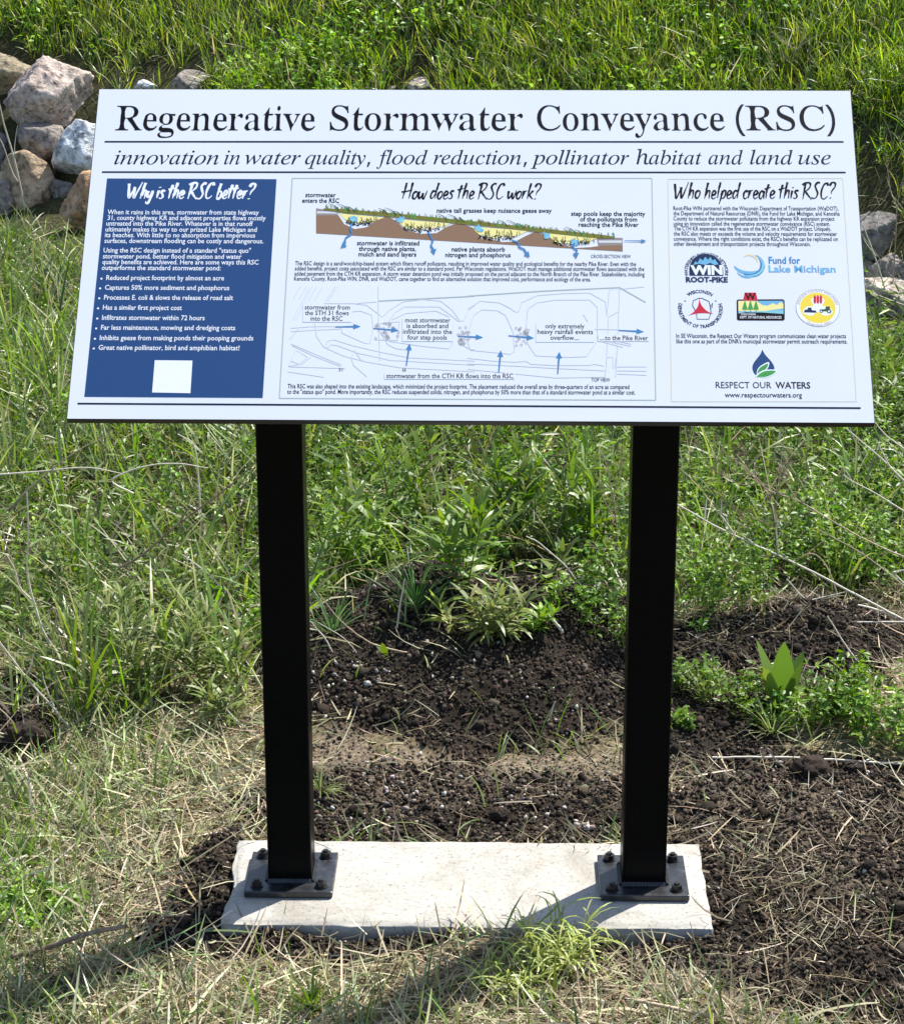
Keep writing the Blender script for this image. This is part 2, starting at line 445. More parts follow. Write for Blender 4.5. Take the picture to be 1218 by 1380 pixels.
GLYPH_DATA = '''{"BR":[473,[[15,0,16,17,57,23,76,35,87,63,96,130,92,168,92,279,97,342,87,400,80,418,69,430,45,437,17,440,16,455,264,453,316,440,352,418,374,394,387,368,392,347,390,314,381,288,363,262,327,240,299,233,307,204,315,194,375,101,421,43,447,19,478,15,475,17,477,3,351,0,347,15,352,23,282,121,235,176,215,207,204,218,178,218,170,199,160,133,169,63,181,35,189,27,212,20,241,17,242,0],[178,226,204,232,236,233,274,246,296,261,310,286,320,336,314,373,300,402,290,412,266,425,240,432,201,433,184,429,174,418,159,348,166,259]]],"Be":[301,[[154,-10,119,1,91,19,68,44,48,86,42,119,48,191,67,266,80,286,109,307,144,318,171,318,197,312,229,294,245,277,265,238,267,173,276,177,270,166,130,166,109,171,107,126,114,93,129,67,150,50,174,43,213,43,237,53,270,86,285,73,258,36,227,11,192,-3],[112,188,128,192,205,190,205,231,200,269,187,289,175,295,150,296,131,286,121,276,112,245,109,204]]],"Bg":[327,[[146,-140,101,-138,66,-129,49,-120,29,-95,28,-68,36,-55,87,-26,48,2,43,12,41,30,47,52,68,78,124,110,69,142,59,149,47,168,38,212,45,249,62,277,79,293,101,306,128,315,170,318,233,304,303,304,314,301,308,280,311,274,305,268,255,272,271,238,274,191,264,159,242,130,221,115,198,107,172,103,125,104,110,97,99,86,94,71,100,54,117,47,158,49,216,44,248,37,270,27,292,5,304,-24,306,-49,302,-72,292,-94,272,-112,253,-123,219,-133],[157,124,173,122,188,129,199,141,213,194,214,211,208,258,198,280,188,293,173,299,157,297,142,298,129,291,113,269,106,244,101,194,106,164,116,141,127,129,141,122],[161,-116,201,-114,243,-101,261,-87,268,-65,265,-48,252,-37,223,-32,169,-34,109,-34,94,-29,78,-41,69,-56,67,-72,72,-86,81,-96,104,-108]]],"Bn":[381,[[24,4,25,11,54,18,65,34,71,105,71,204,65,274,55,291,25,300,24,306,32,310,135,310,143,306,141,282,146,263,195,308,243,317,281,302,294,286,307,257,312,229,312,108,318,35,328,19,357,11,358,4,351,0,215,0,207,4,210,14,222,12,238,19,248,35,254,105,252,192,247,235,236,262,222,274,189,274,163,264,137,239,130,184,129,107,135,35,145,19,174,11,174,4,168,0,31,0]]],"Br":[287,[[24,5,25,10,54,18,66,34,72,105,71,203,65,275,55,292,26,299,26,306,33,310,133,310,140,306,134,266,144,245,164,257,185,286,204,300,233,316,249,309,264,292,269,276,269,255,260,236,248,225,229,239,213,258,190,265,169,263,145,237,136,208,130,167,130,105,142,34,153,20,195,14,196,1,31,0]]],"Ba":[344,[[255,-9,224,1,215,10,202,39,131,5,95,-5,62,20,45,42,43,52,47,72,58,103,93,141,120,162,205,184,209,203,208,260,191,286,164,296,128,296,102,287,96,272,110,239,101,212,77,192,56,214,51,237,53,258,64,280,84,296,107,308,133,315,179,317,222,306,249,288,263,266,271,248,273,224,274,112,283,35,304,31,319,37,321,28,304,10],[152,29,177,34,193,43,209,58,216,103,211,156,202,176,180,170,151,157,128,138,111,99,112,65,123,35,137,29]]],"Bt":[228,[[124,-9,87,5,74,27,66,83,66,230,71,267,61,294,34,279,40,292,45,291,73,320,120,401,129,423,144,423,137,361,140,306,157,310,195,310,205,308,207,294,206,280,157,279,139,285,126,217,127,119,135,62,144,45,167,36,180,39,192,46,206,74,222,66,200,28,182,10,161,-3]]],"Bi":[198,[[101,362,77,388,70,412,77,437,101,463,125,437,131,412,125,388],[24,4,25,10,54,18,65,34,71,105,70,203,64,275,55,291,26,298,26,306,34,310,136,310,141,303,134,298,128,250,132,55,136,35,145,19,173,11,174,4,168,0,31,0]]],"Bv":[306,[[145,-6,136,39,129,50,112,108,67,220,36,277,14,294,2,297,3,306,10,310,161,308,159,297,132,295,119,278,119,265,132,213,160,154,172,131,185,121,195,132,213,193,236,253,241,272,237,284,225,293,205,296,206,308,292,310,301,307,302,297,288,290,270,271,233,174,206,132,175,64,167,54,158,-6]]],"BS":[390,[[46,-6,50,1,51,13,43,157,62,157,76,99,102,56,131,30,155,20,211,16,248,27,270,45,279,58,289,89,287,118,282,132,261,156,132,227,105,250,84,274,70,306,64,344,66,379,78,412,94,432,116,449,155,463,213,464,300,442,318,445,324,461,335,460,329,454,329,442,339,319,323,319,310,362,278,407,249,430,222,441,178,443,150,435,120,408,111,380,111,361,117,343,136,319,169,296,270,245,298,225,320,199,337,159,342,120,339,85,326,51,312,32,292,16,269,4,233,-7,175,-9,85,13,66,10,58,-7]]],"Bo":[336,[[169,-10,140,-7,115,1,93,15,74,33,60,53,46,87,39,119,37,154,39,190,46,222,60,255,74,276,93,294,115,307,140,315,168,318,196,315,221,307,243,294,261,277,275,256,289,223,297,190,299,154,297,118,289,85,275,52,261,32,243,14,221,1,196,-7],[169,11,194,17,214,37,230,91,236,139,232,207,220,257,203,285,193,293,169,299,143,293,132,285,116,257,104,207,100,140,106,91,123,37,143,16]]],"Bm":[554,[[24,4,24,11,53,18,64,34,71,105,70,204,64,274,55,290,25,299,24,306,32,310,134,310,142,306,140,280,145,261,189,304,237,318,278,303,294,289,305,270,320,258,370,307,418,318,445,309,468,287,484,244,485,108,492,35,501,19,530,11,530,4,524,0,390,0,383,4,384,11,412,19,422,35,426,93,426,192,417,250,411,262,396,273,365,275,352,272,339,265,314,241,306,177,307,104,313,35,322,20,350,11,350,4,344,0,211,0,205,4,206,11,234,20,243,35,250,105,248,192,243,234,233,262,219,274,186,274,160,264,136,239,129,184,128,107,134,36,143,20,171,11,172,4,165,0,30,0]]],"Bw":[435,[[125,-4,128,5,120,42,108,63,90,122,55,214,12,290,-3,299,2,310,126,310,132,306,132,299,114,296,102,278,102,262,117,212,131,179,154,135,167,125,189,160,223,235,206,285,193,294,174,301,181,310,310,310,317,306,317,300,298,296,282,280,281,257,300,196,323,150,336,139,347,150,364,210,388,275,380,289,358,297,358,309,442,308,442,297,424,286,417,274,385,191,336,107,322,74,303,-8,290,-8,281,51,258,145,237,189,223,197,211,188,205,177,162,88,143,42,135,5,136,-4]]],"BC":[468,[[257,-11,194,-2,150,19,112,51,78,102,59,157,51,228,59,299,78,353,104,395,131,423,161,444,195,457,233,464,280,464,315,457,367,438,387,435,403,437,417,446,422,461,433,461,428,453,428,441,436,308,420,309,416,322,406,349,392,372,358,409,325,431,278,443,242,441,202,425,168,393,145,356,125,289,121,248,122,186,139,118,153,91,179,60,198,45,229,31,265,24,291,24,331,33,369,51,402,74,429,105,445,89,402,39,371,17,311,-5]]],"By":[300,[[52,-138,28,-123,15,-105,13,-74,23,-53,36,-43,60,-66,68,-91,85,-102,96,-99,106,-89,123,-61,144,-4,113,106,51,257,35,282,21,295,-2,299,6,294,3,305,8,310,149,310,156,306,156,299,129,297,115,278,115,263,130,216,173,127,186,117,195,129,212,192,237,260,239,274,230,290,206,296,207,307,215,310,287,310,295,307,296,295,286,292,270,272,234,173,192,96,174,50,160,-24,140,-77,118,-105,100,-120,81,-130]]],"Bc":[293,[[156,-10,121,1,92,19,69,44,52,75,41,110,36,150,38,187,46,221,69,266,97,295,133,313,175,319,204,314,228,305,245,292,253,279,260,246,256,226,236,207,224,215,210,236,199,288,186,296,158,297,139,288,123,271,110,245,100,187,99,140,109,101,128,70,151,50,190,38,228,41,250,53,271,72,285,60,258,30,227,8,193,-4]]],"B(":[201,[[127,-104,84,-42,52,41,34,135,33,221,39,270,51,329,67,375,86,419,127,477,167,480,178,477,171,472,145,431,107,342,91,282,83,222,84,133,99,56,116,6,143,-53,178,-104]]],"B)":[201,[[24,-104,59,-53,91,18,109,81,118,146,118,234,102,318,86,365,56,431,30,472,23,477,75,477,120,408,150,329,167,233,167,135,161,87,147,29,129,-19,111,-53,75,-104]]],"Ii":[177,[[122,394,110,396,98,404,91,415,88,428,91,441,98,452,110,460,122,463,135,460,147,452,155,441,157,428,155,414,147,403,136,396],[33,-8,19,-6,8,1,2,13,1,40,60,264,50,282,17,287,20,299,124,316,131,308,125,284,58,52,61,37,72,32,79,34,96,45,130,84,140,74,109,35,80,9,61,-2]]],"In":[364,[[222,-9,208,-6,198,1,191,12,189,28,241,242,242,254,238,269,225,275,195,263,172,244,114,178,76,105,42,0,-12,0,61,252,62,263,53,280,17,285,19,297,130,316,133,314,93,177,146,243,202,291,229,306,253,314,280,313,292,306,300,294,302,278,300,252,245,49,259,34,266,35,282,48,312,91,322,83,296,40,269,10,241,-6]]],"Io":[351,[[105,-8,79,-6,55,2,35,14,11,41,1,63,-3,88,-4,115,4,153,31,210,53,238,82,267,140,303,177,314,201,316,229,314,254,307,274,294,298,268,308,246,313,220,313,193,304,152,275,94,251,63,224,37,167,4,130,-6],[113,11,140,17,153,23,194,61,224,108,247,170,255,226,253,246,244,275,225,293,213,297,186,298,154,285,117,251,90,209,64,144,56,95,60,52,71,30,82,20]]],"Iv":[297,[[61,-8,48,198,41,251,27,277,15,284,-6,286,-3,299,69,315,79,316,85,311,97,253,109,58,129,78,198,160,236,223,240,239,216,270,209,288,218,309,240,317,253,314,264,306,270,292,271,260,256,216,222,163,171,99,75,-8]]],"Ia":[342,[[50,-8,20,0,2,21,-6,48,-5,89,4,138,24,186,49,228,81,265,125,300,160,314,183,316,211,311,221,303,232,280,241,309,292,309,262,199,226,71,222,44,233,35,240,37,257,51,282,80,291,72,250,21,221,-1,204,-7,180,-5,171,6,169,36,191,118,150,57,119,23,85,0],[82,33,93,35,116,48,143,75,173,118,202,177,217,230,217,275,210,288,200,296,185,299,160,294,148,287,124,266,103,237,79,189,58,122,53,73,60,43,69,35]]],"It":[187,[[33,-8,15,-4,4,7,1,26,2,44,66,283,19,283,22,297,53,307,82,326,109,355,136,392,151,392,133,329,126,304,183,304,177,283,120,283,60,45,72,31,79,33,98,48,124,79,134,68,113,41,82,11,62,-1]]],"Iw":[446,[[48,-8,41,234,33,268,25,280,14,286,-3,289,-2,300,70,316,80,317,84,313,94,252,98,91,238,317,250,317,275,71,283,80,349,159,382,213,389,240,366,272,363,287,371,308,392,316,404,313,414,305,420,291,421,257,407,219,362,145,240,-8,230,-8,205,221,60,-8]]],"Ie":[287,[[89,-7,50,0,30,12,7,42,-1,68,-4,99,1,138,14,177,38,220,72,259,113,291,160,312,195,316,233,309,251,293,256,281,257,254,242,220,208,189,170,169,121,153,61,142,56,98,62,63,68,49,88,31,119,26,140,28,185,50,221,81,231,71,194,32,165,12,128,-2],[64,158,129,175,168,199,188,221,200,245,204,271,201,286,193,295,180,298,166,296,151,290,128,272,89,219]]],"Ir":[224,[[-13,0,55,251,56,259,47,279,13,284,15,297,118,316,124,308,89,179,119,229,162,286,196,314,208,316,229,307,237,283,234,266,226,253,214,243,200,240,180,248,170,268,163,261,124,209,90,146,61,71,41,0]]],"Iq":[339,[[81,-150,83,-138,120,-133,138,-120,143,-111,203,105,172,61,131,22,94,1,57,-6,29,-1,17,6,1,26,-9,63,-8,103,11,166,47,226,93,274,138,303,172,314,213,314,239,301,254,276,263,309,315,309,203,-97,201,-112,211,-132,253,-138,251,-150],[90,30,123,39,163,72,193,117,222,174,237,226,238,262,228,285,215,295,198,298,163,288,132,265,98,223,72,173,55,119,53,66,62,43,74,33]]],"Iu":[364,[[46,-8,28,-5,15,4,7,18,4,38,12,90,50,228,56,265,47,283,13,287,15,300,119,316,128,312,62,74,59,54,64,38,79,32,100,38,124,54,168,103,215,179,248,261,261,309,314,309,255,92,246,47,260,32,275,38,294,55,315,84,324,75,305,45,274,13,254,-1,222,-8,208,-6,197,1,191,12,189,38,220,153,171,82,127,32,92,5,68,-5]]],"Il":[173,[[32,-7,18,-5,7,2,0,12,-1,38,101,433,92,453,58,459,60,471,163,487,171,481,165,453,56,50,68,34,74,36,100,55,122,82,133,72,105,37,77,12,52,-3]]],"Iy":[270,[[-44,-153,-68,-145,-77,-125,-69,-106,-48,-98,-9,-109,-1,-106,21,-87,79,-7,29,244,11,276,-10,286,-24,287,-22,299,50,315,67,314,75,295,85,258,116,98,123,57,200,186,213,213,217,233,213,249,190,268,184,288,192,308,214,316,228,313,239,304,247,291,249,264,242,234,216,173,155,69,86,-34,39,-94,-6,-137,-19,-146]]],"If":[199,[[-48,-153,-65,-150,-79,-142,-88,-130,-91,-116,-89,-100,-80,-90,-66,-87,-50,-92,-44,-108,-49,-127,-42,-134,-29,-131,-19,-123,-10,-108,11,-39,71,283,7,283,12,304,75,304,90,367,104,403,128,441,156,468,179,480,203,486,232,485,247,481,259,473,274,452,275,439,272,422,261,412,243,408,229,411,221,420,218,435,224,455,219,465,206,469,187,463,179,457,165,435,153,403,132,304,210,304,207,283,128,283,81,61,46,-56,24,-101,5,-127,-15,-144]]],"Id":[355,[[61,-8,32,-3,10,13,-2,33,-8,59,-8,86,0,128,16,168,44,217,70,250,99,279,146,307,177,315,210,315,236,303,242,293,275,436,268,451,233,455,236,467,282,473,338,487,345,480,344,473,321,386,234,44,250,30,256,32,273,43,306,81,317,72,279,27,251,3,228,-7,202,-6,191,1,185,12,183,27,186,55,201,112,170,64,133,21,99,-1],[91,28,115,35,156,73,186,118,214,179,229,233,229,277,223,289,212,298,187,299,154,286,116,250,88,205,65,150,53,100,52,63,62,41,74,31]]],"Ic":[298,[[99,-8,70,-5,46,6,26,23,13,42,1,79,-1,109,1,135,12,175,39,225,73,264,114,293,162,312,214,315,249,302,265,280,267,267,264,251,258,239,247,231,233,228,217,231,207,240,204,255,207,268,220,289,215,297,197,299,174,296,140,279,113,253,91,221,69,170,61,132,60,93,65,67,76,46,86,36,109,24,132,23,164,32,195,52,228,82,238,71,196,30,164,9,132,-4]]],"Ip":[340,[[-96,-149,-93,-137,-74,-135,-49,-126,-34,-104,54,235,60,262,52,281,16,285,19,298,124,316,130,310,112,250,152,289,183,308,215,316,254,312,276,301,294,282,304,257,308,226,303,185,295,158,279,122,252,79,208,34,152,2,101,-7,72,-4,50,5,23,-113,36,-132,77,-138,73,-149],[101,9,142,21,175,48,209,93,231,141,245,191,246,245,235,271,225,279,199,286,166,278,146,263,122,234,100,189,62,40,65,26,72,17]]],"Ib":[340,[[82,-8,40,-3,18,6,-2,25,-5,36,92,424,93,437,86,452,50,455,54,467,94,472,156,487,163,480,141,396,103,251,134,284,167,306,201,316,239,313,272,298,294,270,305,232,304,191,293,151,276,115,246,74,219,47,188,24,154,6,119,-4],[95,9,132,17,168,40,206,85,230,133,245,186,245,227,242,241,230,264,203,281,173,282,137,264,113,237,91,194,54,66,50,38,53,26,61,17]]],"Ih":[402,[[304,-7,291,-6,269,3,252,21,244,46,248,111,277,246,281,283,274,313,264,321,251,323,218,314,195,297,173,272,144,226,126,183,87,0,25,0,100,356,118,451,115,464,106,474,92,480,66,482,72,510,195,510,142,275,150,275,178,315,198,335,241,360,274,366,305,361,328,347,336,337,345,309,345,279,311,113,308,68,310,50,318,39,331,36,359,42,374,51,386,32,350,6,327,-4]]],"Is":[248,[[78,-8,45,-5,6,6,-9,-4,-22,-4,-7,106,4,105,14,53,24,35,45,16,71,10,86,12,99,17,119,38,126,69,120,93,53,190,41,222,40,238,43,263,55,285,84,308,109,315,154,313,193,302,209,314,220,314,207,214,195,214,182,266,166,287,156,294,130,299,115,296,102,287,94,275,91,261,97,237,162,143,173,122,179,89,172,51,151,20,118,-1]]],"I,":[180,[[28,-87,61,78,112,78,124,78,129,71,109,6,71,-87]]]}'''

# ------------------------------------------------------------------ the print on the panel
GLYPH = json.loads(GLYPH_DATA)
def UVp(px, py):
    """photo pixel -> place on the printed face (metres from its lower left corner)"""
    d = ray(px, py); t = ((PO-CAM)@EN)/(d@EN); q = CAM+d*t-PO
    return np.array([q@EU, q@EV])
def W3(uv, n):
    uv = np.asarray(uv, float); n = np.asarray(n, float)
    return PO + uv[..., :1]*EU + uv[..., 1:2]*EV + n[..., None]*EN if n.ndim else PO + uv[..., :1]*EU + uv[..., 1:2]*EV + n*EN
def ink(name, c, rough=.45):
    return plain(name, c, rough, .12)
def print_white():
    m, nt, b = mat('white print')
    n = noise_node(nt, 5, 3)
    r = ramp(nt, n.outputs['Fac'], [(.3, (.665, .705, .775)), (.7, (.69, .725, .79))])
    nt.links.new(r.outputs[0], b.inputs['Base Color'])
    b.inputs['Roughness'].default_value = .42; b.inputs['Specular IOR Level'].default_value = .15
    return m
I_WHITE = print_white(); I_BLACK = ink('black ink', (.004, .004, .006)); I_NAVY = ink('navy ink', (.006, .012, .03))
I_BLUE = ink('blue ink', (.022, .066, .185)); I_TEXT = ink('body text ink', (.018, .018, .024)); I_PURE = ink('white ink', (.76, .79, .84))
I_ARROW = ink('arrow blue ink', (.06, .21, .44)); I_GREY = ink('grey line ink', (.58, .61, .63)); I_FRAME = ink('frame line ink', (.40, .46, .42)); I_CREAM = ink('cream line ink', (.66, .64, .55))
I_BROWN = ink('brown ink', (.25, .155, .10)); I_OLIVE = ink('olive ink', (.17, .165, .03)); I_YELLOW = ink('pale yellow ink', (.80, .72, .30)); I_CYAN = ink('cyan ink', (.22, .52, .62))
I_STONE = ink('stone grey ink', (.27, .24, .24)); I_DARKG = ink('dark green ink', (.04, .09, .045)); I_WIN = ink('dark blue logo ink', (.012, .030, .085)); I_SKY = ink('light blue ink', (.15, .40, .62))
I_RED = ink('red ink', (.55, .025, .05)); I_SEAL = ink('yellow ink', (.80, .62, .07)); I_GREEN = ink('green ink', (.06, .30, .08)); I_TAN = ink('sand ink', (.72, .62, .38))

class Print:
    """collects flat printed shapes (in panel metres) into one mesh; every shape sits a hair above the one before"""
    def __init__(s, base=.0004): s.V = []; s.F = []; s.mi = []; s.mats = []; s.n = 0; s.z = base
    def m(s, mt):
        if mt not in s.mats: s.mats.append(mt)
        return s.mats.index(mt)
    def add(s, uv, faces, mt, up=True):
        uv = np.asarray(uv, float); k = s.m(mt)
        s.V.append(W3(uv, s.z)); s.F += [[i+s.n for i in f] for f in faces]; s.mi += [k]*len(faces); s.n += len(uv)
        if up: s.z += .0000008
    def poly(s, uv, mt): s.fill([np.asarray(uv)], mt)
    def fill(s, loops, mt):
        cu = bpy.data.curves.new('tmp', 'CURVE'); cu.dimensions = '2D'; cu.fill_mode = 'BOTH'
        for L in loops:
            sp = cu.splines.new('POLY'); sp.points.add(len(L)-1); sp.use_cyclic_u = True
            for p, q in zip(sp.points, L): p.co = (q[0]*100, q[1]*100, 0, 1)
        s._curve(cu, mt, 100)
    def _curve(s, cu, mt, k=1., fn=None):
        o = bpy.data.objects.new('tmp', cu); me = o.to_mesh()
        uv = np.array([v.co[:2] for v in me.vertices]).reshape(-1, 2)/k
        fs = [list(p.vertices) for p in me.polygons]
        o.to_mesh_clear(); bpy.data.objects.remove(o); bpy.data.curves.remove(cu)
        if len(uv):
            if fn: uv = fn(uv)
            s.add(uv, fs, mt)
    def line(s, pts, w, mt, taper=None, closed=False):
        P = np.asarray(pts, float)
        if closed: P = np.concatenate([P, P[:1]])
        if len(P) < 2: return
        t = np.gradient(P, axis=0); t /= np.linalg.norm(t, axis=1, keepdims=True)+1e-12
        nn = np.stack([-t[:, 1], t[:, 0]], 1)
        ww = np.full(len(P), w)/2 if taper is None else np.asarray(taper)/2
        s.add(np.concatenate([P+nn*ww[:, None], P-nn*ww[:, None]]), [[i, i+len(P), i+1+len(P), i+1] for i in range(len(P)-1)], mt)
    def build(s, name):
        me = bpy.data.meshes.new(name); me.from_pydata(np.concatenate(s.V).tolist(), [], s.F)
        o = link(name, me, s.mats, panel); me.polygons.foreach_set('material_index', np.array(s.mi, np.int32)); me.update()
        return o
def A(*pts): return np.array([UVp(*p) for p in pts])
PXU = float(np.linalg.norm(UVp(610, 300)-UVp(600, 300)))/10      # metres per photo pixel across
PXV = float(np.linalg.norm(UVp(600, 290)-UVp(600, 300)))/10      # and up the panel
def smooth(pts, k=6):
    P = np.asarray(pts, float)
    if len(P) < 3:
        t = np.linspace(0, 1, k+1)[:, None]; return P[0]*(1-t)+P[-1]*t
    Q = np.concatenate([2*P[:1]-P[1:2], P, 2*P[-1:]-P[-2:-1]]); out = []
    for i in range(1, len(Q)-2):
        for t in np.arange(k)/k:
            a, b, c, d = Q[i-1], Q[i], Q[i+1], Q[i+2]
            out.append(.5*(2*b+(c-a)*t+(2*a-5*b+4*c-d)*t*t+(3*b-a-3*c+d)*t**3))
    out.append(P[-1]); return np.array(out)

def place(uv, w, a, b, hgt, x0=0.):
    """fit lettering of natural width w between panel points a and b"""
    d = b-a; L = np.linalg.norm(d); e = d/L; n = np.array([-e[1], e[0]])
    return a + (uv[:, :1]-x0)/w*L*e + uv[:, 1:2]*hgt*n
def sans(p, s, l, r, xh_px, mt, bold=.0, arc=None, wide=1.):
    """built-in face. l, r: baseline ends in photo px; xh_px: cap height in photo px"""
    cu = bpy.data.curves.new('tmp', 'FONT'); cu.body = s; cu.size = 1; cu.offset = bold; cu.resolution_u = 2
    o = bpy.data.objects.new('tmp', cu); me = o.to_mesh()
    uv = np.array([v.co[:2] for v in me.vertices]).reshape(-1, 2); fs = [list(q.vertices) for q in me.polygons]
    o.to_mesh_clear(); bpy.data.objects.remove(o); bpy.data.curves.remove(cu)
    x0, x1 = uv[:, 0].min(), uv[:, 0].max(); H = xh_px*PXV/.70
    if arc is None:
        uv = place(uv, x1-x0, UVp(*l), UVp(*r), H, x0)
    else:
        cx, cy, rad, a0, a1, sgn = arc                # centre (panel metres), radius, start and end angle
        c = np.array([cx, cy]); a = a0+(uv[:, 0]-x0)/(x1-x0)*(a1-a0); rr = rad+sgn*uv[:, 1]*H
        uv = c + np.stack([np.cos(a)*rr, np.sin(a)*rr], 1)
    p.add(uv, fs, mt)
def serif(p, face, s, l, r, cap_px, mt, cap=.478, track=0.):
    loops = []; x = 0.
    for ch in s:
        if ch == ' ': x += .135; continue
        adv, ps = GLYPH[face+ch]
        gl = []
        for q in ps:
            q = np.array(q, float).reshape(-1, 2)/1000; q[:, 0] += x; gl.append(q)
        loops.append(gl)
        x += adv/1000+track
    al = np.concatenate([q for gl in loops for q in gl]); x0, x1 = al[:, 0].min(), al[:, 0].max()
    a, b = UVp(*l), UVp(*r); Hh = cap_px*PXV/cap
    # each glyph filled by itself
    for gl in loops: p.fill([place(q, x1-x0, a, b, Hh, x0) for q in gl], mt)

# hand-brushed headings: skeleton strokes of each letter, baseline 0, capital height 1
BR = {
 'W': (.80, [[(.0, .93), (.05, .4), (.1, .0), (.27, .42), (.36, .72)], [(.36, .72), (.36, .3), (.4, .02), (.58, .5), (.76, 1.04)]]),
 'H': (.56, [[(.16, 1.02), (.09, .5), (.0, -.02)], [(.5, 1.04), (.43, .5), (.36, .0)], [(-.08, .42), (.2, .47), (.5, .57)]]),
 'h': (.40, [[(.2, 1.02), (.1, .5), (.02, .0)], [(.06, .2), (.17, .48), (.29, .5), (.28, .25), (.26, .0)]]),
 'y': (.40, [[(.06, .5), (.03, .22), (.1, .08), (.22, .25), (.32, .52)], [(.32, .52), (.25, .1), (.14, -.28), (.03, -.3), (.0, -.16)]]),
 'i': (.18, [[(.1, .5), (.05, .22), (.03, .0)], [(.13, .72), (.15, .66)]]),
 's': (.32, [[(.28, .46), (.18, .52), (.09, .4), (.17, .25), (.19, .1), (.08, .0), (-.02, .06)]]),
 't': (.28, [[(.2, .9), (.1, .45), (.05, .0)], [(-.02, .58), (.12, .62), (.32, .7)]]),
 'e': (.34, [[(.05, .22), (.2, .28), (.26, .42), (.17, .52), (.06, .35), (.04, .1), (.13, .0), (.29, .12)]]),
 'R': (.56, [[(.17, .96), (.1, .5), (.02, -.04)], [(.0, .86), (.2, 1.0), (.42, .97), (.42, .75), (.28, .55), (.13, .47)], [(.15, .46), (.32, .2), (.5, -.06)]]),
 'S': (.46, [[(.46, .97), (.33, 1.0), (.19, .82), (.24, .58), (.32, .32), (.22, .05), (.05, .0), (-.02, .1)]]),
 'C': (.52, [[(.46, .84), (.42, .99), (.24, .9), (.1, .5), (.1, .1), (.24, .0), (.44, .18)]]),
 'b': (.38, [[(.2, 1.0), (.1, .5), (.03, .04)], [(.05, .06), (.16, .0), (.28, .2), (.27, .45), (.16, .48), (.07, .3)]]),
 'r': (.30, [[(.09, .52), (.06, .25), (.02, .0)], [(.06, .22), (.15, .46), (.28, .52)]]),
 '?': (.40, [[(.08, .8), (.2, 1.0), (.38, .96), (.36, .72), (.2, .48), (.15, .28)], [(.1, .05), (.12, -.01)]]),
 'o': (.36, [[(.22, .5), (.08, .38), (.04, .12), (.14, .0), (.27, .2), (.29, .44), (.2, .52)]]),
 'w': (.50, [[(.06, .5), (.03, .2), (.08, .02), (.2, .22), (.26, .4)], [(.26, .4), (.25, .1), (.32, .02), (.42, .3), (.48, .56)]]),
 'd': (.42, [[(.3, .44), (.18, .5), (.06, .3), (.05, .06), (.14, .02), (.28, .3)], [(.44, 1.02), (.34, .5), (.28, .0)]]),
 'k': (.38, [[(.2, 1.02), (.1, .5), (.03, .0)], [(.34, .54), (.2, .36), (.08, .26)], [(.12, .28), (.22, .12), (.34, -.02)]]),
 'l': (.20, [[(.2, 1.02), (.1, .5), (.05, .02)]]),
 'p': (.38, [[(.13, .5), (.06, .1), (-.04, -.34)], [(.08, .25), (.18, .5), (.3, .48), (.28, .2), (.16, .02), (.06, .08)]]),
 'c': (.30, [[(.26, .42), (.18, .52), (.06, .35), (.05, .1), (.13, .0), (.27, .12)]]),
 'a': (.38, [[(.27, .44), (.16, .5), (.05, .3), (.05, .06), (.14, .02), (.27, .32)], [(.31, .5), (.28, .22), (.29, .0)]]),
}
def brush(p, s, l, r, cap_px, mt, wgt=.085):
    st = []; x = 0; rr = random.Random(len(s))
    for ch in s:
        if ch == ' ': x += .2; continue
        adv, ss = BR[ch]
        j = rr.uniform(-.02, .02)
        for q in ss:
            q = smooth([(a+x+b*.06, b+j) for a, b in q], 7); st.append(q)
        x += adv*.93
    al = np.concatenate(st); x0, x1 = al[:, 0].min(), al[:, 0].max(); a, b = UVp(*l), UVp(*r); H = cap_px*PXV
    for q in st:
        n = len(q); t = np.linspace(0, 1, n)
        w = wgt*(1.15-.75*t**1.5)*(.8+.4*np.sin(t*9+rr.random()*6)**2*.6)
        if n < 8: w = np.full(n, wgt*.95)
        pl = place(q, x1-x0, a, b, H, x0)
        p.line(pl, 0, mt, w*H)

def wline(p, pts, wpx, mt): p.line(A(*pts), wpx*PXU, mt)
def arrow(p, a, b, wpx, mt, head=9):
    a, b = UVp(*a), UVp(*b); d = b-a; L = np.linalg.norm(d); e = d/L; n = np.array([-e[1], e[0]]); hw = head*PXU
    c = b-e*hw; w = wpx*PXU/2
    p.add(np.array([a-n*w*.6, c-n*w, c+n*w, a+n*w*.6]), [[0, 1, 2, 3]], mt); p.add(np.array([c-n*hw*.42, b, c+n*hw*.42]), [[0, 1, 2]], mt)
def disc(c, rx, ry, n=40, a0=0, a1=2*math.pi):
    t = np.linspace(a0, a1, n, endpoint=abs(a1-a0) < 6.28); return np.stack([c[0]+rx*np.cos(t), c[1]+ry*np.sin(t)], 1)

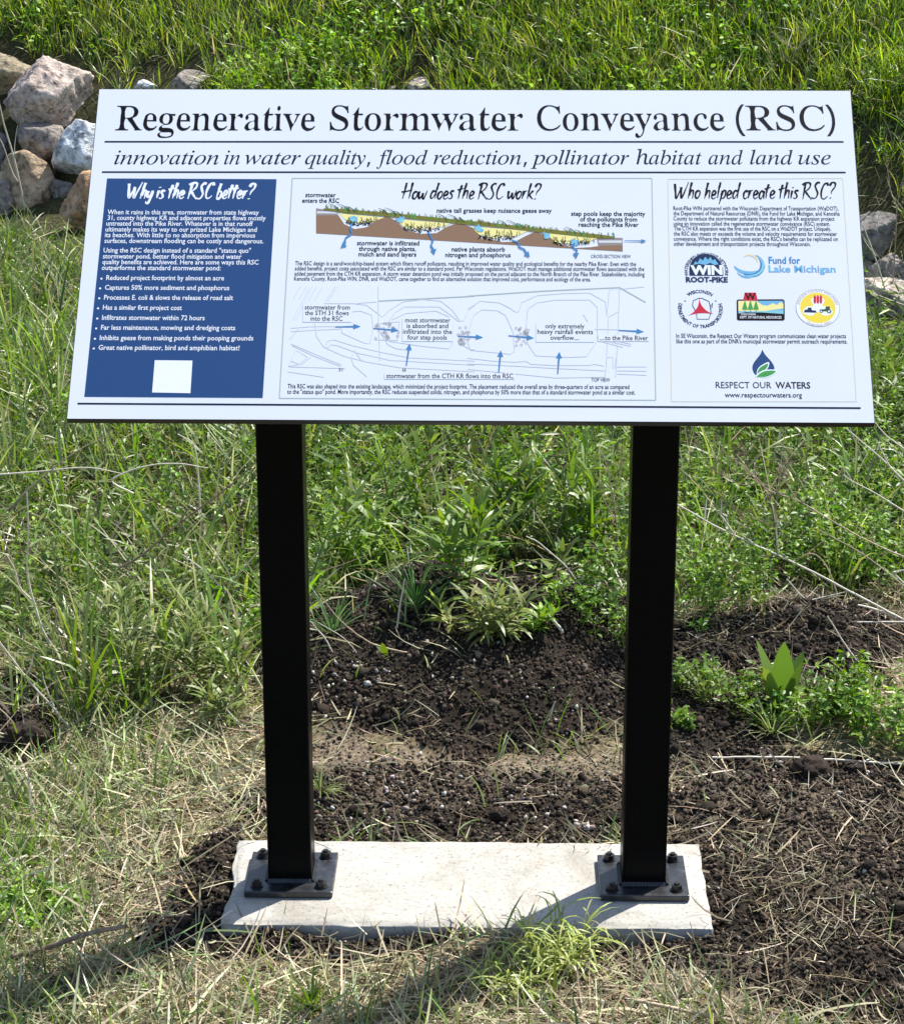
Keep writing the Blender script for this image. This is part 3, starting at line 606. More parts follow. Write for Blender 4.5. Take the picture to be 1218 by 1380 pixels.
# white face, blue box, rules, frames
p = Print(.0002); p.add(np.array([(.0012, .0012), (PW-.0012, .0012), (PW-.0012, PH-.0012), (.0012, PH-.0012)]), [[0, 1, 2, 3]], I_WHITE); p.build('printed_face')
p = Print(.0004)
for w_, a, b in (('Regenerative', 155, 424.5), ('Stormwater', 444, 704.5), ('Conveyance', 723.5, 977), ('(RSC)', 992, 1126)):
    p = Print(.0004); serif(p, 'B', w_, (a, 175.3), (b, 175.6), 36.5, I_BLACK, track=-.026); p.build('title_word')
p = Print(.0004)
for w_, a, b in (('innovation', 154, 294.5), ('in', 302, 323), ('water', 330, 405), ('quality,', 411, 499), ('flood', 507.5, 576), ('reduction,', 584, 710), ('pollinator', 715, 848), ('habitat', 857.5, 946), ('and', 954.6, 1001.6), ('land', 1010.7, 1069), ('use', 1076, 1120)):
    p = Print(.0004); serif(p, 'I', w_, (a, 221), (b, 221.2), 19.8, I_NAVY, cap=.478, track=-.006); p.build('subtitle_word')
for a, b in (((141, 190.7), (1136.6, 190.9)), ((137.5, 231.6), (1139.4, 232.2)), ((104.5, 543.9), (1159.6, 550))):
    p = Print(.0004); wline(p, [a, b], 2.6, I_NAVY); p.build('rule_line')
p = Print(.0004); p.poly(A((144.3, 240.2), (113.7, 534.8), (354, 536.3), (372.7, 241.2)), I_BLUE); box = p.build('blue_text_box')
p = Print(.0006); p.poly(A((208.6, 485.5), (205, 529), (256.6, 530), (259.4, 486)), I_PURE); p.build('blank_square')
p = Print(.0006); brush(p, 'Why is the RSC better?', (172.5, 267), (343, 268), 21, I_PURE, .15)
p.build('heading')
p = Print(.0006)
TL = [('When it rains in this area, stormwater from state highway', 144.8, 286.3, 348.8), ('31, county highway KR and adjacent properties flows mostly', 144.8, 294, 358), ('untreated into the Pike River. Whatever is in that runoff', 143.1, 301.6, 340.6),
 ('ultimately makes its way to our prized Lake Michigan and', 142, 309.5, 346), ('its beaches. With little to no absorption from impervious', 141.3, 317.2, 343.7), ('surfaces, downstream flooding can be costly and dangerous.', 140.6, 325, 355),
 ('Using the RSC design instead of a standard "status quo"', 139.4, 337.8, 337.9), ('stormwater pond, better flood mitigation and water', 138.5, 345.9, 325.6), ('quality benefits are achieved. Here are some ways this RSC', 137.8, 353.6, 348.3), ('outperforms the standard stormwater pond:', 136.9, 361.4, 297.3),
 ('Reduced project footprint by almost an acre', 143.1, 374.9, 301.9), ('Captures 50% more sediment and phosphorus', 141.3, 388.1, 308.9), ('Processes E. coli & slows the release of road salt', 140.1, 401.5, 314), ('Has a similar first project cost', 138.5, 415, 244.9),
 ('Infiltrates stormwater within 72 hours', 137.4, 428.7, 275.7), ('Far less maintenance, mowing and dredging costs', 136, 442.1, 316.8), ('Inhibits geese from making ponds their pooping grounds', 134.3, 456, 341.3), ('Great native pollinator, bird and amphibian habitat!', 132.7, 469.2, 322.6)]
for k, (s, x0, yc, x1) in enumerate(TL):
    sans(p, s, (x0, yc+2.3), (x1, yc+2.9), 6.3, I_PURE, .012)
    if k > 9: p.poly(disc(UVp(x0-6.3, yc+.6), 1.5*PXU, 1.5*PXU, 10), I_PURE)
p.build('body_text')
# middle block
p = Print(.0004)
fr = A((394, 240), (376.5, 536.7), (883.5, 539.3), (878.3, 240))
p.line(np.concatenate([fr, fr[:1]]), 1.2*PXU, I_FRAME) if False else [p.line(fr[[i, (i+1) % 4]], 1.3*PXU, I_FRAME) for i in range(4)]
fr = A((900, 241), (905, 541), (1154, 541), (1135.6, 240))
[p.line(fr[[i, (i+1) % 4]], 1.2*PXU, I_CREAM) for i in range(4)]
p.build('frame_line')
p = Print(.0004); brush(p, 'How does the RSC work?', (541, 267.6), (729, 268), 21, I_BLACK, .115); p.build('heading')
p = Print(.0004); brush(p, 'Who helped create this RSC?', (910, 267.3), (1127, 267.5), 21.5, I_BLACK, .115); p.build('heading')
p = Print(.0004)
for s, x0, yc, x1 in (('The RSC design is a sand/woodchip-based system which filters runoff pollutants, resulting in improved water quality and ecological benefits for the nearby Pike River. Even with the', 397.5, 355.3, 857),
  ('added benefits, project costs associated with the RSC are similar to a standard pond. Per Wisconsin regulations, WisDOT must manage additional stormwater flows associated with the', 397.3, 362.1, 868),
  ('added pavement from the CTH KR expansion. A storm water detention pond was initially proposed on the parcel adjacent to the North Branch of the Pike River. Stakeholders, including', 396.8, 369.2, 868.5),
  ('Kenosha County, Root-Pike WIN, DNR, and WisDOT, came together to find an alternative solution that improved cost, performance and ecology of the area.', 396.3, 376, 796),
  ('This RSC was also shaped into the existing landscape, which minimized the project footprint. The placement reduced the overall area by three-quarters of an acre as compared', 387.5, 521.2, 848),
  ('to the "status quo" pond. More importantly, the RSC reduces suspended solids, nitrogen, and phosphorus by 50% more than that of a standard stormwater pond at a similar cost.', 387, 528.6, 856)):
    sans(p, s, (x0, yc+2), (x1, yc+3), 5.6, I_TEXT, .008)
for s, x0, yc, x1 in (('Root-Pike WIN partnered with the Wisconsin Department of Transportation (WisDOT),', 907.3, 281, 1129.8), ('the Department of Natural Resources (DNR), the Fund for Lake Michigan, and Kenosha', 907.3, 287.9, 1131.4), ('County to reduce the stormwater pollutants from the highway KR expansion project', 907.3, 294.8, 1124.5),
  ('using an innovation called the regenerative stormwater conveyance (RSC) system.', 907.6, 301.7, 1118.7), ('The CTH KR expansion was the first use of the RSC on a WisDOT project. Uniquely,', 907.9, 308.4, 1119.9), ('the RSC also meets or exceeds the volume and velocity requirements for stormwater', 907.9, 315.3, 1127.9),
  ('conveyance. Where the right conditions exist, the RSC\'s benefits can be replicated on', 907.9, 322.2, 1129), ('other development and transportation projects throughout Wisconsin.', 907.9, 329, 1092.3),
  ('In SE Wisconsin, the Respect Our Waters program communicates clean water projects', 911.3, 453.2, 1140), ('like this one as part of the DNR\'s municipal stormwater permit outreach requirements.', 911.3, 460.5, 1141.8)):
    sans(p, s, (x0, yc+2), (x1, yc+2.4), 5.6, I_TEXT, .008)
p.build('body_text')
# cross section
p = Print(.0004); rr = random.Random(3)
p.poly(A((426, 290), (426, 314.3), (839, 338.8), (839, 327), (810, 331), (795, 333), (775, 334), (757, 329), (737, 318), (722, 311.5), (708, 318), (694, 325.5), (676, 326), (657, 321), (637, 307), (620, 299.5), (603, 305), (588, 314), (566, 315), (546, 309), (534, 298), (522, 290.5), (508, 296), (494, 306), (478, 308.5), (464, 302), (456, 290)), I_BROWN)
p.poly(A((426, 280.5), (426, 290), (456, 290), (452, 284)), I_STONE); p.poly(A((427, 284.5), (427, 287.3), (454, 287.6), (453, 285)), I_GREY)
p.poly(A((804, 319), (806, 331), (839, 330), (839, 320.5)), I_STONE); p.poly(A((806, 324), (807, 327), (838, 327), (838, 323.8)), I_GREY)
for (x0, x1, ya, yb) in ((457, 518, 287, 306), (534, 608, 295, 314.5), (635, 712, 305, 326), (736, 808, 314, 333.5)):
    xm = (x0+x1)/2; p.poly(A((x0, ya), (x0+6, ya+7), (x0+13, yb-7), (xm-8, yb-5), (xm+6, yb-6), (x1-18, yb-7), (x1, ya+6), (xm, ya+3)), I_YELLOW)
    for k in range(85):                               # mulch flecks in the pool bottoms, roots above
        t = rr.random(); u = rr.random(); x = x0+10+t*(x1-x0-26); y = yb-9+u*8*(1-abs(t-.45)*1.1); a = rr.uniform(0, 3.1); L = rr.uniform(1, 2.6)
        wline(p, [(x-L*math.cos(a), y-L*math.sin(a)), (x+L*math.cos(a), y+L*math.sin(a))], 1.0, I_BLACK if rr.random() < .8 else I_GREY)
    for k in range(26):
        t = rr.random(); x = x0+8+t*(x1-x0-16); y = ya+6+rr.random()*6
        wline(p, [(x, y-2), (x+rr.uniform(-2, 2), y+3)], .9, I_OLIVE)
top = [(436, 281.5), (470, 285), (520, 289), (560, 293), (620, 299), (670, 304), (720, 309.5), (770, 315), (806, 318.5), (828, 319.8)]
P_ = smooth(A(*top), 6); p.line(P_, 0, I_OLIVE, np.interp(np.linspace(0, 1, len(P_)), [0, .1, .9, 1], [2, 6.5, 6.5, 2])*PXU)
def topy(x): return np.interp(x, [a for a, _ in top], [b for _, b in top])
for k in range(150):
    x = rr.uniform(438, 828); y = topy(x); p.line(smooth(A((x, y+rr.uniform(-1, 3)), (x-rr.uniform(-.5, 2), y-3), (x-rr.uniform(0, 4), y-rr.uniform(3.5, 7))), 3), rr.choice((.8, 1.1))*PXU, rr.choice((I_OLIVE, I_OLIVE, I_DARKG, I_GREEN)))
for x, L in ((470, 17), (478, 12), (534, 17), (541, 11), (618, 16), (626, 11), (698, 17), (706, 12), (776, 16), (784, 11), (456, 15), (522, 14), (602, 15), (684, 15)):
    y = topy(x); p.line(smooth(A((x, y), (x-L*.35, y-L*.4), (x-L*.9, y-L*.62)), 4), 0, I_DARKG, np.linspace(1.7, .5, 9)*PXU)
for x, y in ((476, 295), (540, 296.5), (645, 308), (737, 318), (774, 327)):
    p.poly(disc(UVp(x, y), 4.5*PXU, 4*PXV, 7, rr.random()), I_CYAN)
    for k in range(4): p.poly(disc(UVp(x+rr.uniform(-6, 6), y+rr.uniform(-4, 4)), 1.6*PXU, 2*PXV, 6), I_SKY)
for q, tip in ((((475, 300), (472, 308), (474, 315), (466, 321), (465, 329)), (459, 334)), (((577, 313), (580, 318), (583, 325), (581, 331), (584, 336)), (585, 342)), (((690, 324), (698, 327), (700, 333), (706, 336), (709, 341)), (713, 346)), (((774, 327), (772, 333), (777, 337), (776, 341)), (776.5, 347))):
    p.line(smooth(A(*q), 5), 2.4*PXU, I_ARROW); e = np.array(q[-1]); d = np.array(tip)-e; d = d/np.hypot(*d); n = np.array([-d[1], d[0]]); p.poly(A(tuple(e-n*4.2), tuple(e+d*7.5), tuple(e+n*4.2)), I_ARROW)
arrow(p, (841, 324.4), (871, 324.8), 1.7, I_ARROW, 7)
p.z = .00042
def lab(p, s, xc, yc, wpx, slope=0, hh=6.1, mt=None, bold=.016):
    sans(p, s, (xc-wpx/2, yc+2.2), (xc+wpx/2, yc+2.2+slope), hh, mt or I_BLACK, bold)
for s, xc, yc, w_ in (('stormwater', 432, 263, 41), ('enters the RSC', 432, 270.6, 50), ('native tall grasses keep nuisance geese away', 666, 284, 155), ('step pools keep the majority', 819.5, 288.3, 100), ('of the pollutants from', 820, 295.8, 77), ('reaching the Pike River', 820, 303, 81),
   ('stormwater is infiltrated', 523, 328, 84), ('through native plants,', 522, 335.6, 77), ('mulch and sand layers', 522, 343, 78), ('native plants absorb', 644.5, 336.3, 72), ('nitrogen and phosphorus', 644, 344, 88)):
    lab(p, s, xc, yc, w_, .3)
lab(p, 'CROSS-SECTION VIEW', 823, 345.3, 54, .3, 4.6, I_TEXT, 0)
p.build('cross_section_diagram')
# site plan
p = Print(.0004)
c4 = lambda *q: [(370+x/4.511, 380+y/4.511) for x, y in q]; c5 = lambda *q: [(630+x/4.685, 380+y/4.685) for x, y in q]
L4 = [[(100, 280), (240, 270), (520, 270)], [(100, 300), (240, 292), (400, 285)], [(245, 250), (255, 330), (300, 395), (420, 450), (560, 485), (760, 520), (1218, 545)], [(310, 395), (320, 360), (360, 350), (470, 385), (640, 425), (820, 460), (1218, 480)],
      [(320, 400), (345, 380), (380, 385), (500, 430), (700, 475), (1218, 505)], [(100, 375), (250, 440), (410, 505)], [(105, 385), (240, 450), (400, 512)], [(85, 510), (130, 415), (200, 455), (150, 500), (85, 512)], [(90, 515), (430, 525)], [(100, 480), (150, 500)], [(160, 505), (220, 455)],
      [(110, 230), (210, 40)], [(130, 230), (230, 25)], [(310, 115), (370, 25)], [(325, 115), (385, 25)], [(115, 100), (160, 25)], [(150, 105), (195, 25)], [(210, 110), (255, 30)], [(245, 110), (290, 30)], [(90, 350), (150, 280)],
      [(630, 25), (632, 240), (640, 480)], [(300, 130), (480, 130), (620, 120)], [(430, 185), (520, 175), (590, 200), (600, 280), (580, 375), (545, 370), (410, 310), (405, 270)], [(480, 130), (560, 140), (640, 200), (650, 215), (700, 170), (780, 120), (900, 105), (1010, 115), (1080, 170), (1130, 240), (1150, 235), (1180, 170), (1218, 140)],
      [(690, 240), (740, 180), (790, 150), (1000, 150), (1070, 200), (1120, 240)], [(710, 230), (800, 190), (980, 175), (1060, 210), (1085, 260), (1080, 380), (1060, 405), (900, 390), (700, 360), (640, 300)], [(640, 300), (690, 380), (740, 405), (830, 415)],
      [(600, 285), (650, 250), (760, 240)], [(610, 350), (750, 355)], [(760, 240), (745, 355)], [(465, 470), (485, 415), (530, 480)], [(480, 505), (560, 575)], [(470, 470), (480, 505)], [(80, 545), (300, 578)], [(1120, 370), (1190, 410), (1218, 410)]]
L5 = [[(0, 330), (40, 210), (90, 175), (190, 180), (240, 210), (290, 320), (295, 440), (270, 455), (20, 430), (0, 380)], [(0, 170), (80, 120), (200, 130), (270, 165), (305, 190), (325, 185), (340, 130), (440, 85), (600, 72), (770, 68), (870, 125), (880, 215)],
      [(370, 300), (380, 170), (440, 130), (560, 112), (770, 112), (820, 160), (820, 370), (750, 470), (640, 475), (430, 465), (380, 390)], [(0, 480), (180, 500), (300, 505), (370, 500), (400, 518), (560, 527), (770, 525), (800, 518), (860, 530)], [(0, 515), (300, 530), (560, 545), (870, 560)], [(0, 550), (560, 605), (870, 600)],
      [(880, 215), (895, 50), (960, 45), (955, 185), (890, 220)], [(890, 225), (875, 545), (868, 600)], [(955, 190), (940, 545), (935, 600)], [(885, 475), (918, 475), (918, 545)], [(960, 45), (1115, 30)], [(800, 298), (950, 300)], [(830, 360), (1030, 405)], [(835, 372), (980, 412)], [(840, 350), (1035, 392)], [(945, 535), (1130, 535)], [(945, 560), (1130, 562)], [(945, 580), (1130, 588)], [(730, 205), (760, 250)], [(740, 375), (755, 355)], [(875, 545), (880, 480)], [(940, 470), (930, 545)]]
for q in L4: wline(p, c4(*q), .85, I_GREY)
for q in L5: wline(p, c5(*q), .85, I_GREY)
for q in (c4((630, 115), (1218, 85)), c5((0, 88), (500, 55), (960, 34), (1125, 128))): wline(p, q, 1.5, I_FRAME)
def rip(q):
    xs_ = [a for a, _ in q]; ys_ = [b for _, b in q]
    for k in range(26):
        x = rr.uniform(min(xs_), max(xs_)); y = rr.uniform(min(ys_), max(ys_)); d = disc(UVp(x, y), 1.6*PXU, 1.6*PXV, 6, rr.random(), rr.random()+6.28); p.line(np.concatenate([d, d[:1]]), .5*PXU, I_STONE)
rip(c4((1115, 330), (1150, 275), (1185, 280), (1165, 330), (1185, 385), (1135, 385))); rip(c5((305, 320), (325, 290), (370, 290), (355, 345), (385, 390), (345, 405), (315, 375)))
rip(c4((605, 250), (755, 245), (745, 352), (612, 345)))
for a, b in (((452, 440.5), (486, 439.8)), ((503, 442.5), (537, 445.3)), ((617, 453), (651, 454.7)), ((685, 452.3), (719.5, 455.6)), ((833, 445), (867.5, 447))): arrow(p, a, b, 2.3, I_ARROW, 9.5)
for a, b in (((547.5, 493), (552, 463)), ((672, 502), (674.8, 472)), ((751.5, 504), (753.7, 474))): arrow(p, a, b, 2.3, I_ARROW, 9.5)
def patch(x0, y0, x1, y1): p.poly(A((x0, y0), (x0, y1), (x1, y1), (x1, y0)), I_WHITE)
patch(408, 410, 474, 434); patch(542, 428, 610, 460); patch(722, 435, 801, 461); patch(806, 451, 875, 460); patch(518, 503, 694, 511)
for s, xc, yc, w_ in (('stormwater from', 441, 414.8, 61), ('the STH 31 flows', 440.5, 422.4, 59), ('into the RSC', 440, 430, 43), ('most stormwater', 576.3, 432.2, 61), ('is absorbed and', 576, 439.8, 56), ('infiltrated into the', 576, 447.6, 66), ('four step pools', 575.5, 455.4, 53),
   ('only extremely', 761, 440.2, 53), ('heavy rainfall events', 761.5, 447.8, 75), ('overflow....', 761, 455.8, 39), ('....to the Pike River', 840.5, 456.2, 65), ('stormwater from the CTH KR flows into the RSC', 606, 507.5, 171)):
    lab(p, s, xc, yc, w_, .3)
lab(p, 'TOP VIEW', 809.5, 512, 25, .1, 4.6, I_TEXT, 0); lab(p, '31', 459, 498, 5, 0, 4, I_TEXT, 0); lab(p, 'KR', 545, 498.5, 5, 0, 4, I_TEXT, 0)
p.build('site_plan_diagram')

# ---- logos
def arcs(p, s, cpx, rpx, a0, a1, hpx, mt, outward=True, bold=.01):
    c = UVp(*cpx); sans(p, s, None, None, hpx*PXU/PXV, mt, bold, arc=(c[0], c[1], rpx*PXU, math.radians(a0), math.radians(a1), 1 if outward else -1))
p = Print(.0004)                                       # blue dome with a paler wave of hills and white letters
c = UVp(951.7, 371.5); U = PXU
p.poly(np.concatenate([[[c[0]-22.5*U, c[1]]], [[c[0]+22.5*U, c[1]]], disc(c+np.array([0, 7*PXV]), 22.5*U, 22*PXV, 24, 0, math.pi)]), I_WIN)
p.poly(A((934, 357), (937, 352), (940, 354), (943, 348), (947, 351), (950, 346), (954, 350), (957, 346), (960, 351), (963, 349), (968, 356), (963, 357), (957, 354), (950, 357), (942, 355)), I_SKY)
sans(p, 'WIN', (930.5, 369.5), (973.5, 369.5), 11.5, I_PURE, .05)
arcs(p, 'WATERSHED INITIATIVE NETWORK', (951.7, 365.5), 24.8, 196, -16, 4.4, I_WIN, True, .018)
sans(p, 'ROOT-PIKE', (924, 380), (980.7, 380.3), 6.6, I_WIN, .05); p.build('partner_logo')
p = Print(.0004)                                       # swirl of three arcs beside blue lettering
def swirl(cx, cy, rx, ry, a0, a1, w, mt):
    c = UVp(cx, cy); q = disc(c, rx*U, ry*U, 40, math.radians(a0), math.radians(a1)); t = np.linspace(0, 1, 40); p.line(q, 0, mt, w*U*np.sin(np.pi*np.clip(t*.92+.06, 0, 1))**.8)
swirl(1010, 355, 21, 15, 195, 345, 5.5, I_SKY); swirl(1011, 356.5, 16, 17, 235, 420, 6.5, I_ARROW); swirl(1009, 357, 19, 17, 250, 425, 3.2, I_CYAN); swirl(1010, 358, 12, 17, 20, 130, 3.0, I_TAN); swirl(1007, 358, 17, 18, 215, 300, 3, I_SKY)
sans(p, 'Fund for', (1035.7, 355), (1078.5, 355.2), 9, I_ARROW, .022); sans(p, 'Lake Michigan', (1035.7, 366.6), (1126, 367), 9, I_SKY, .022); p.build('partner_logo')
p = Print(.0004)                                       # three-pointed red star over a state outline, ringed by letters
q = A((933, 412), (934, 405), (941, 402), (945, 401.5), (955, 406), (957, 413), (958, 421), (955, 430), (939, 430), (938.5, 421)); p.line(np.concatenate([q, q[:1]]), 1.0*U, I_WIN)
wline(p, [(957, 413), (960, 408), (959, 415)], 1.1, I_WIN)
def cusp(a, b, k): 
    m_ = (np.array(a)+np.array(b))/2*(1-k)+np.array((943.3, 417.5))*k; return [tuple((1-t)**2*np.array(a)+2*t*(1-t)*m_+t*t*np.array(b)) for t in np.linspace(0, 1, 9)[:-1]]
p.poly(A(*(cusp((942, 400), (926.5, 425.5), 1.02)+cusp((926.5, 425.5), (962.5, 423.5), .75)+cusp((962.5, 423.5), (942, 400), 1.02))), I_RED)
arcs(p, 'WISCONSIN', (943.7, 416), 24.2, 128, 52, 5, I_WIN, bold=.025); arcs(p, 'DEPARTMENT OF TRANSPORTATION', (943.7, 416), 29.5, 163, 377, 5, I_WIN, False, bold=.025)
p.poly(disc(UVp(923, 405.5), 1*U, 1*U, 8), I_WIN); p.poly(disc(UVp(964.3, 405.5), 1*U, 1*U, 8), I_WIN); p.build('partner_logo')
p = Print(.0004)                                       # lake and pine badge
p.poly(A((994, 403.5), (992.5, 405), (992.8, 430), (994.5, 431.8), (1055.5, 432), (1057.3, 430), (1057, 405), (1055, 403.2)), I_BLACK)
p.poly(A((994.5, 405.3), (994.8, 421), (1055.6, 421), (1055.3, 405.2)), I_SKY); p.poly(A((994.6, 405.5), (994.8, 419), (1012, 419), (1024, 420), (1055.6, 415.5), (1055.4, 409), (1051, 407), (1047, 411), (1041, 408.5), (1034, 412), (1027, 411), (1020, 406), (1010, 405.5)), I_YELLOW)
p.poly(A((994.8, 419.5), (994.9, 424), (1005, 421), (1020, 420.5), (1055.6, 423), (1055.6, 418), (1035, 419)), I_CYAN)
p.poly(A((994.8, 422.5), (994.8, 430), (1055.6, 430), (1055.6, 425), (1035, 424.5), (1018, 421.5), (1005, 420.5)), I_BLACK)
p.poly(A((1001, 405), (1003.5, 394.2), (1018.5, 394.2), (1021, 405)), I_RED); sans(p, 'W', (1003.5, 404), (1018.5, 404), 9, I_BLACK, .03)
for x in (1003.5, 1011, 1018.5):
    p.poly(A((x, 404), (x-4, 417.5), (x+4, 417.5)), I_GREEN); wline(p, [(x, 417.3), (x, 420)], 1.2, I_BROWN)
sans(p, 'WISCONSIN', (998, 424.6), (1018, 424.8), 2.6, I_PURE, .01); sans(p, 'DEPT. OF NATURAL RESOURCES', (997, 429), (1053, 429.3), 3.2, I_PURE, .012); p.build('partner_logo')
p = Print(.0004)                                       # yellow county seal
c = UVp(1101.8, 414.9); p.poly(disc(c, 29*U, 29*U*.99, 48), I_STONE); p.poly(disc(c, 28.4*U, 28.4*U*.99, 48), I_PURE); p.poly(disc(c, 23.3*U, 23.3*U, 48), I_SEAL)
for dx, dy, r_ in ((0, -9.5, 8.5), (-10.5, 4, 8), (10.5, 4, 8), (0, 0, 7.5), (-15, 5, 5), (15, 5, 5)): p.poly(disc(UVp(1101.8+dx, 414.9+dy), r_*U, r_*U*.9, 24), I_PURE)
for dx in (-4, 0, 4): 
    x = 1101.8+dx; p.poly(A((x-1.9, 399.5), (x-1.4, 409), (x+1.4, 409), (x+1.9, 399.5)), I_RED); p.poly(disc(UVp(x, 398.8), 1.2*U, 1.3*U, 8), I_RED)
wline(p, [(1095.5, 405.5), (1108, 405.5)], 1.3, I_RED)
p.poly(A((1083, 421), (1084, 417.5), (1088, 417), (1088.5, 414.5), (1093, 414.5), (1094, 418), (1099.5, 418.5), (1100, 421.5)), I_WIN); p.poly(A((1104, 417), (1112, 416.5), (1112.5, 413), (1118, 413), (1118.5, 420), (1106, 419.5)), I_DARKG)
for x, r_ in ((1106.5, 2.4), (1117, 3.2)): p.poly(disc(UVp(x, 419.5), r_*U, r_*U, 14), I_DARKG); p.poly(disc(UVp(x, 419.5), r_*.45*U, r_*.45*U, 10), I_PURE)
arcs(p, 'KENOSHA COUNTY WISCONSIN', (1101.8, 414.9), 24.3, 168, 12, 3.4, I_STONE); arcs(p, 'Organized 1850', (1101.8, 414.9), 27.6, 235, 305, 3.4, I_STONE, False); p.build('partner_logo')
p = Print(.0004)                                       # water drop with two leaves
q = [(1027, 471), (1031, 478), (1039, 487), (1043, 494), (1042.5, 500), (1039, 505), (1032, 508.3), (1024, 508), (1017, 504), (1013.8, 497), (1015, 490), (1020, 483), (1024.5, 477)]
p.poly(smooth(A(*(q+q[:1])), 4)[:-1], I_BLUE)
p.poly(smooth(A((1019, 506), (1021, 497), (1028, 491), (1036, 488), (1035, 495), (1030, 501), (1022, 505), (1019, 506)), 4)[:-1], I_PURE); p.poly(smooth(A((1020, 504), (1022.5, 497), (1028.5, 492.5), (1034.5, 490), (1033.5, 495), (1029, 499.5), (1020, 504)), 4)[:-1], I_GREEN)
p.poly(smooth(A((1017, 507.5), (1025, 500.5), (1034, 498), (1047, 499), (1042, 505), (1033, 508.8), (1024, 508.5), (1017, 507.5)), 4)[:-1], I_PURE); p.poly(smooth(A((1019, 507.6), (1026, 502), (1034, 499.6), (1045, 500), (1040.5, 504.5), (1032, 507.8), (1025, 508.2), (1019, 507.6)), 4)[:-1], I_GREEN)
sans(p, 'RESPECT OUR', (964.4, 523), (1039.5, 523.2), 8, I_TEXT, .002); sans(p, 'WATERS', (1045, 523.2), (1092, 523.5), 8, I_TEXT, .018); sans(p, 'www.respectourwaters.org', (976.6, 535.3), (1080.6, 535.6), 6.2, I_TEXT, .01); p.build('partner_logo')

# ------------------------------------------------------------------ boulders
def rock_mat(name, c1, c2, c3, speck=60, veins=0.):
    m, nt, b = mat(name)
    n1 = noise_node(nt, 7, 5, .6, dist=.6); n2 = noise_node(nt, speck, 4, .7); n3 = noise_node(nt, 22, 5, .7)
    r = ramp(nt, n1.outputs['Fac'], [(.32, c1), (.5, c2), (.68, c3)])
    r2 = ramp(nt, n2.outputs['Fac'], [(.38, (.25,)*3), (.46, (.9,)*3), (.6, (1.35,)*3)])
    r3 = ramp(nt, n3.outputs['Fac'], [(.33, (.55,)*3), (.5, (1.05,)*3)])
    x = N(nt, 'ShaderNodeMix', data_type='RGBA', blend_type='MULTIPLY'); x.inputs[0].default_value = .75
    nt.links.new(r.outputs[0], x.inputs[6]); nt.links.new(r2.outputs[0], x.inputs[7])
    y = N(nt, 'ShaderNodeMix', data_type='RGBA', blend_type='MULTIPLY'); y.inputs[0].default_value = .6
    nt.links.new(x.outputs[2], y.inputs[6]); nt.links.new(r3.outputs[0], y.inputs[7])
    nt.links.new(y.outputs[2], b.inputs['Base Color'])
    b.inputs['Roughness'].default_value = .8; b.inputs['Specular IOR Level'].default_value = .3
    k = bump(nt, b, n3.outputs['Fac'], .8, .025); bump(nt, b, n2.outputs['Fac'], .7, .007, k)
    return m
R_PINK = rock_mat('pinkish granite', (.36, .28, .235), (.48, .385, .33), (.56, .48, .42), 38)
R_OLIVE = rock_mat('olive brown rock', (.20, .16, .10), (.28, .23, .15), (.35, .30, .21), 30)
R_TAN = rock_mat('tan rock', (.26, .19, .12), (.38, .28, .18), (.47, .38, .26), 30)
R_ORANGE = rock_mat('orange rock', (.30, .17, .09), (.45, .28, .16), (.55, .43, .30), 26)
R_WHITE = rock_mat('white quartz rock', (.38, .40, .42), (.58, .60, .62), (.72, .73, .74), 30)
R_GREY = rock_mat('grey rock', (.18, .155, .135), (.26, .225, .195), (.33, .295, .26), 40)
R_DARK = rock_mat('dark granite', (.10, .092, .085), (.19, .175, .16), (.30, .275, .25), 34)
R_PALE = rock_mat('pale limestone', (.42, .34, .28), (.55, .46, .39), (.64, .57, .50), 24)
ROCKS = []
def rock(label, px, py, w, hgt, m, depth=.9, seed=0, planes=16, rough=1., dy=0., rot=None):
    """px, py: where its middle shows; w, hgt: its size in photo pixels at the distance where it lies"""
    rg = np.random.default_rng(seed)
    q = GT(px, py+hgt*.42); dist = float((q-CAM)@FW); k = dist/F_PX
    a, b, c = w*k/2, w*k/2*depth, hgt*k/2/.97
    bm = bmesh.new(); bmesh.ops.create_icosphere(bm, subdivisions=5, radius=1)
    V = np.array([v.co[:] for v in bm.verts]); V /= np.linalg.norm(V, axis=1, keepdims=True)
    r = np.ones(len(V))
    for i in range(planes):
        n = rg.normal(size=3); n /= np.linalg.norm(n); d = rg.uniform(.58, .86); dd = V@n
        r = np.where(dd > .05, np.minimum(r, d/np.maximum(dd, .05)), r)
    o = Vector(rg.uniform(-50, 50, 3))
    for i, v in enumerate(V):
        p = Vector(v)*1.0
        f = mnoise.fractal(p*1.6+o, .9, 2.1, 4)*.05 + mnoise.fractal(p*6+o, .8, 2.1, 4)*.03*rough + abs(mnoise.noise(p*3.2+o))*-.05*rough
        r[i] *= 1+f
    V = V*r[:, None]
    ext = (V.max(0)-V.min(0))/2; V = (V-(V.max(0)+V.min(0))/2)/ext*np.array([a, b, c])
    for v, p in zip(bm.verts, V): v.co = p
    me = bpy.data.meshes.new('boulder'); bm.to_mesh(me); bm.free()
    me.polygons.foreach_set('use_smooth', np.ones(len(me.polygons), bool))
    cen = at_y(px, py, q[1]+b*.45+dy)
    ob = link('boulder', me, [m], None, cen)
    ROCKS.append((cen[0], cen[1], max(a, b)))
    return tag(ob, label, 'boulder', 'boulders at the foot of the bank')
rock('large rounded pinkish granite boulder at the upper left of the rock pile', 65, 129, 122, 104, R_PINK, .85, 6, 12, 1.6)
rock('olive brown boulder cut by the left edge above the pile', 2, 101, 84, 62, R_OLIVE, 1, 5)
rock('small grey brown boulder wedged beneath the large pinkish granite one', 58, 197, 70, 58, R_GREY, .9, 8, 12, .6)
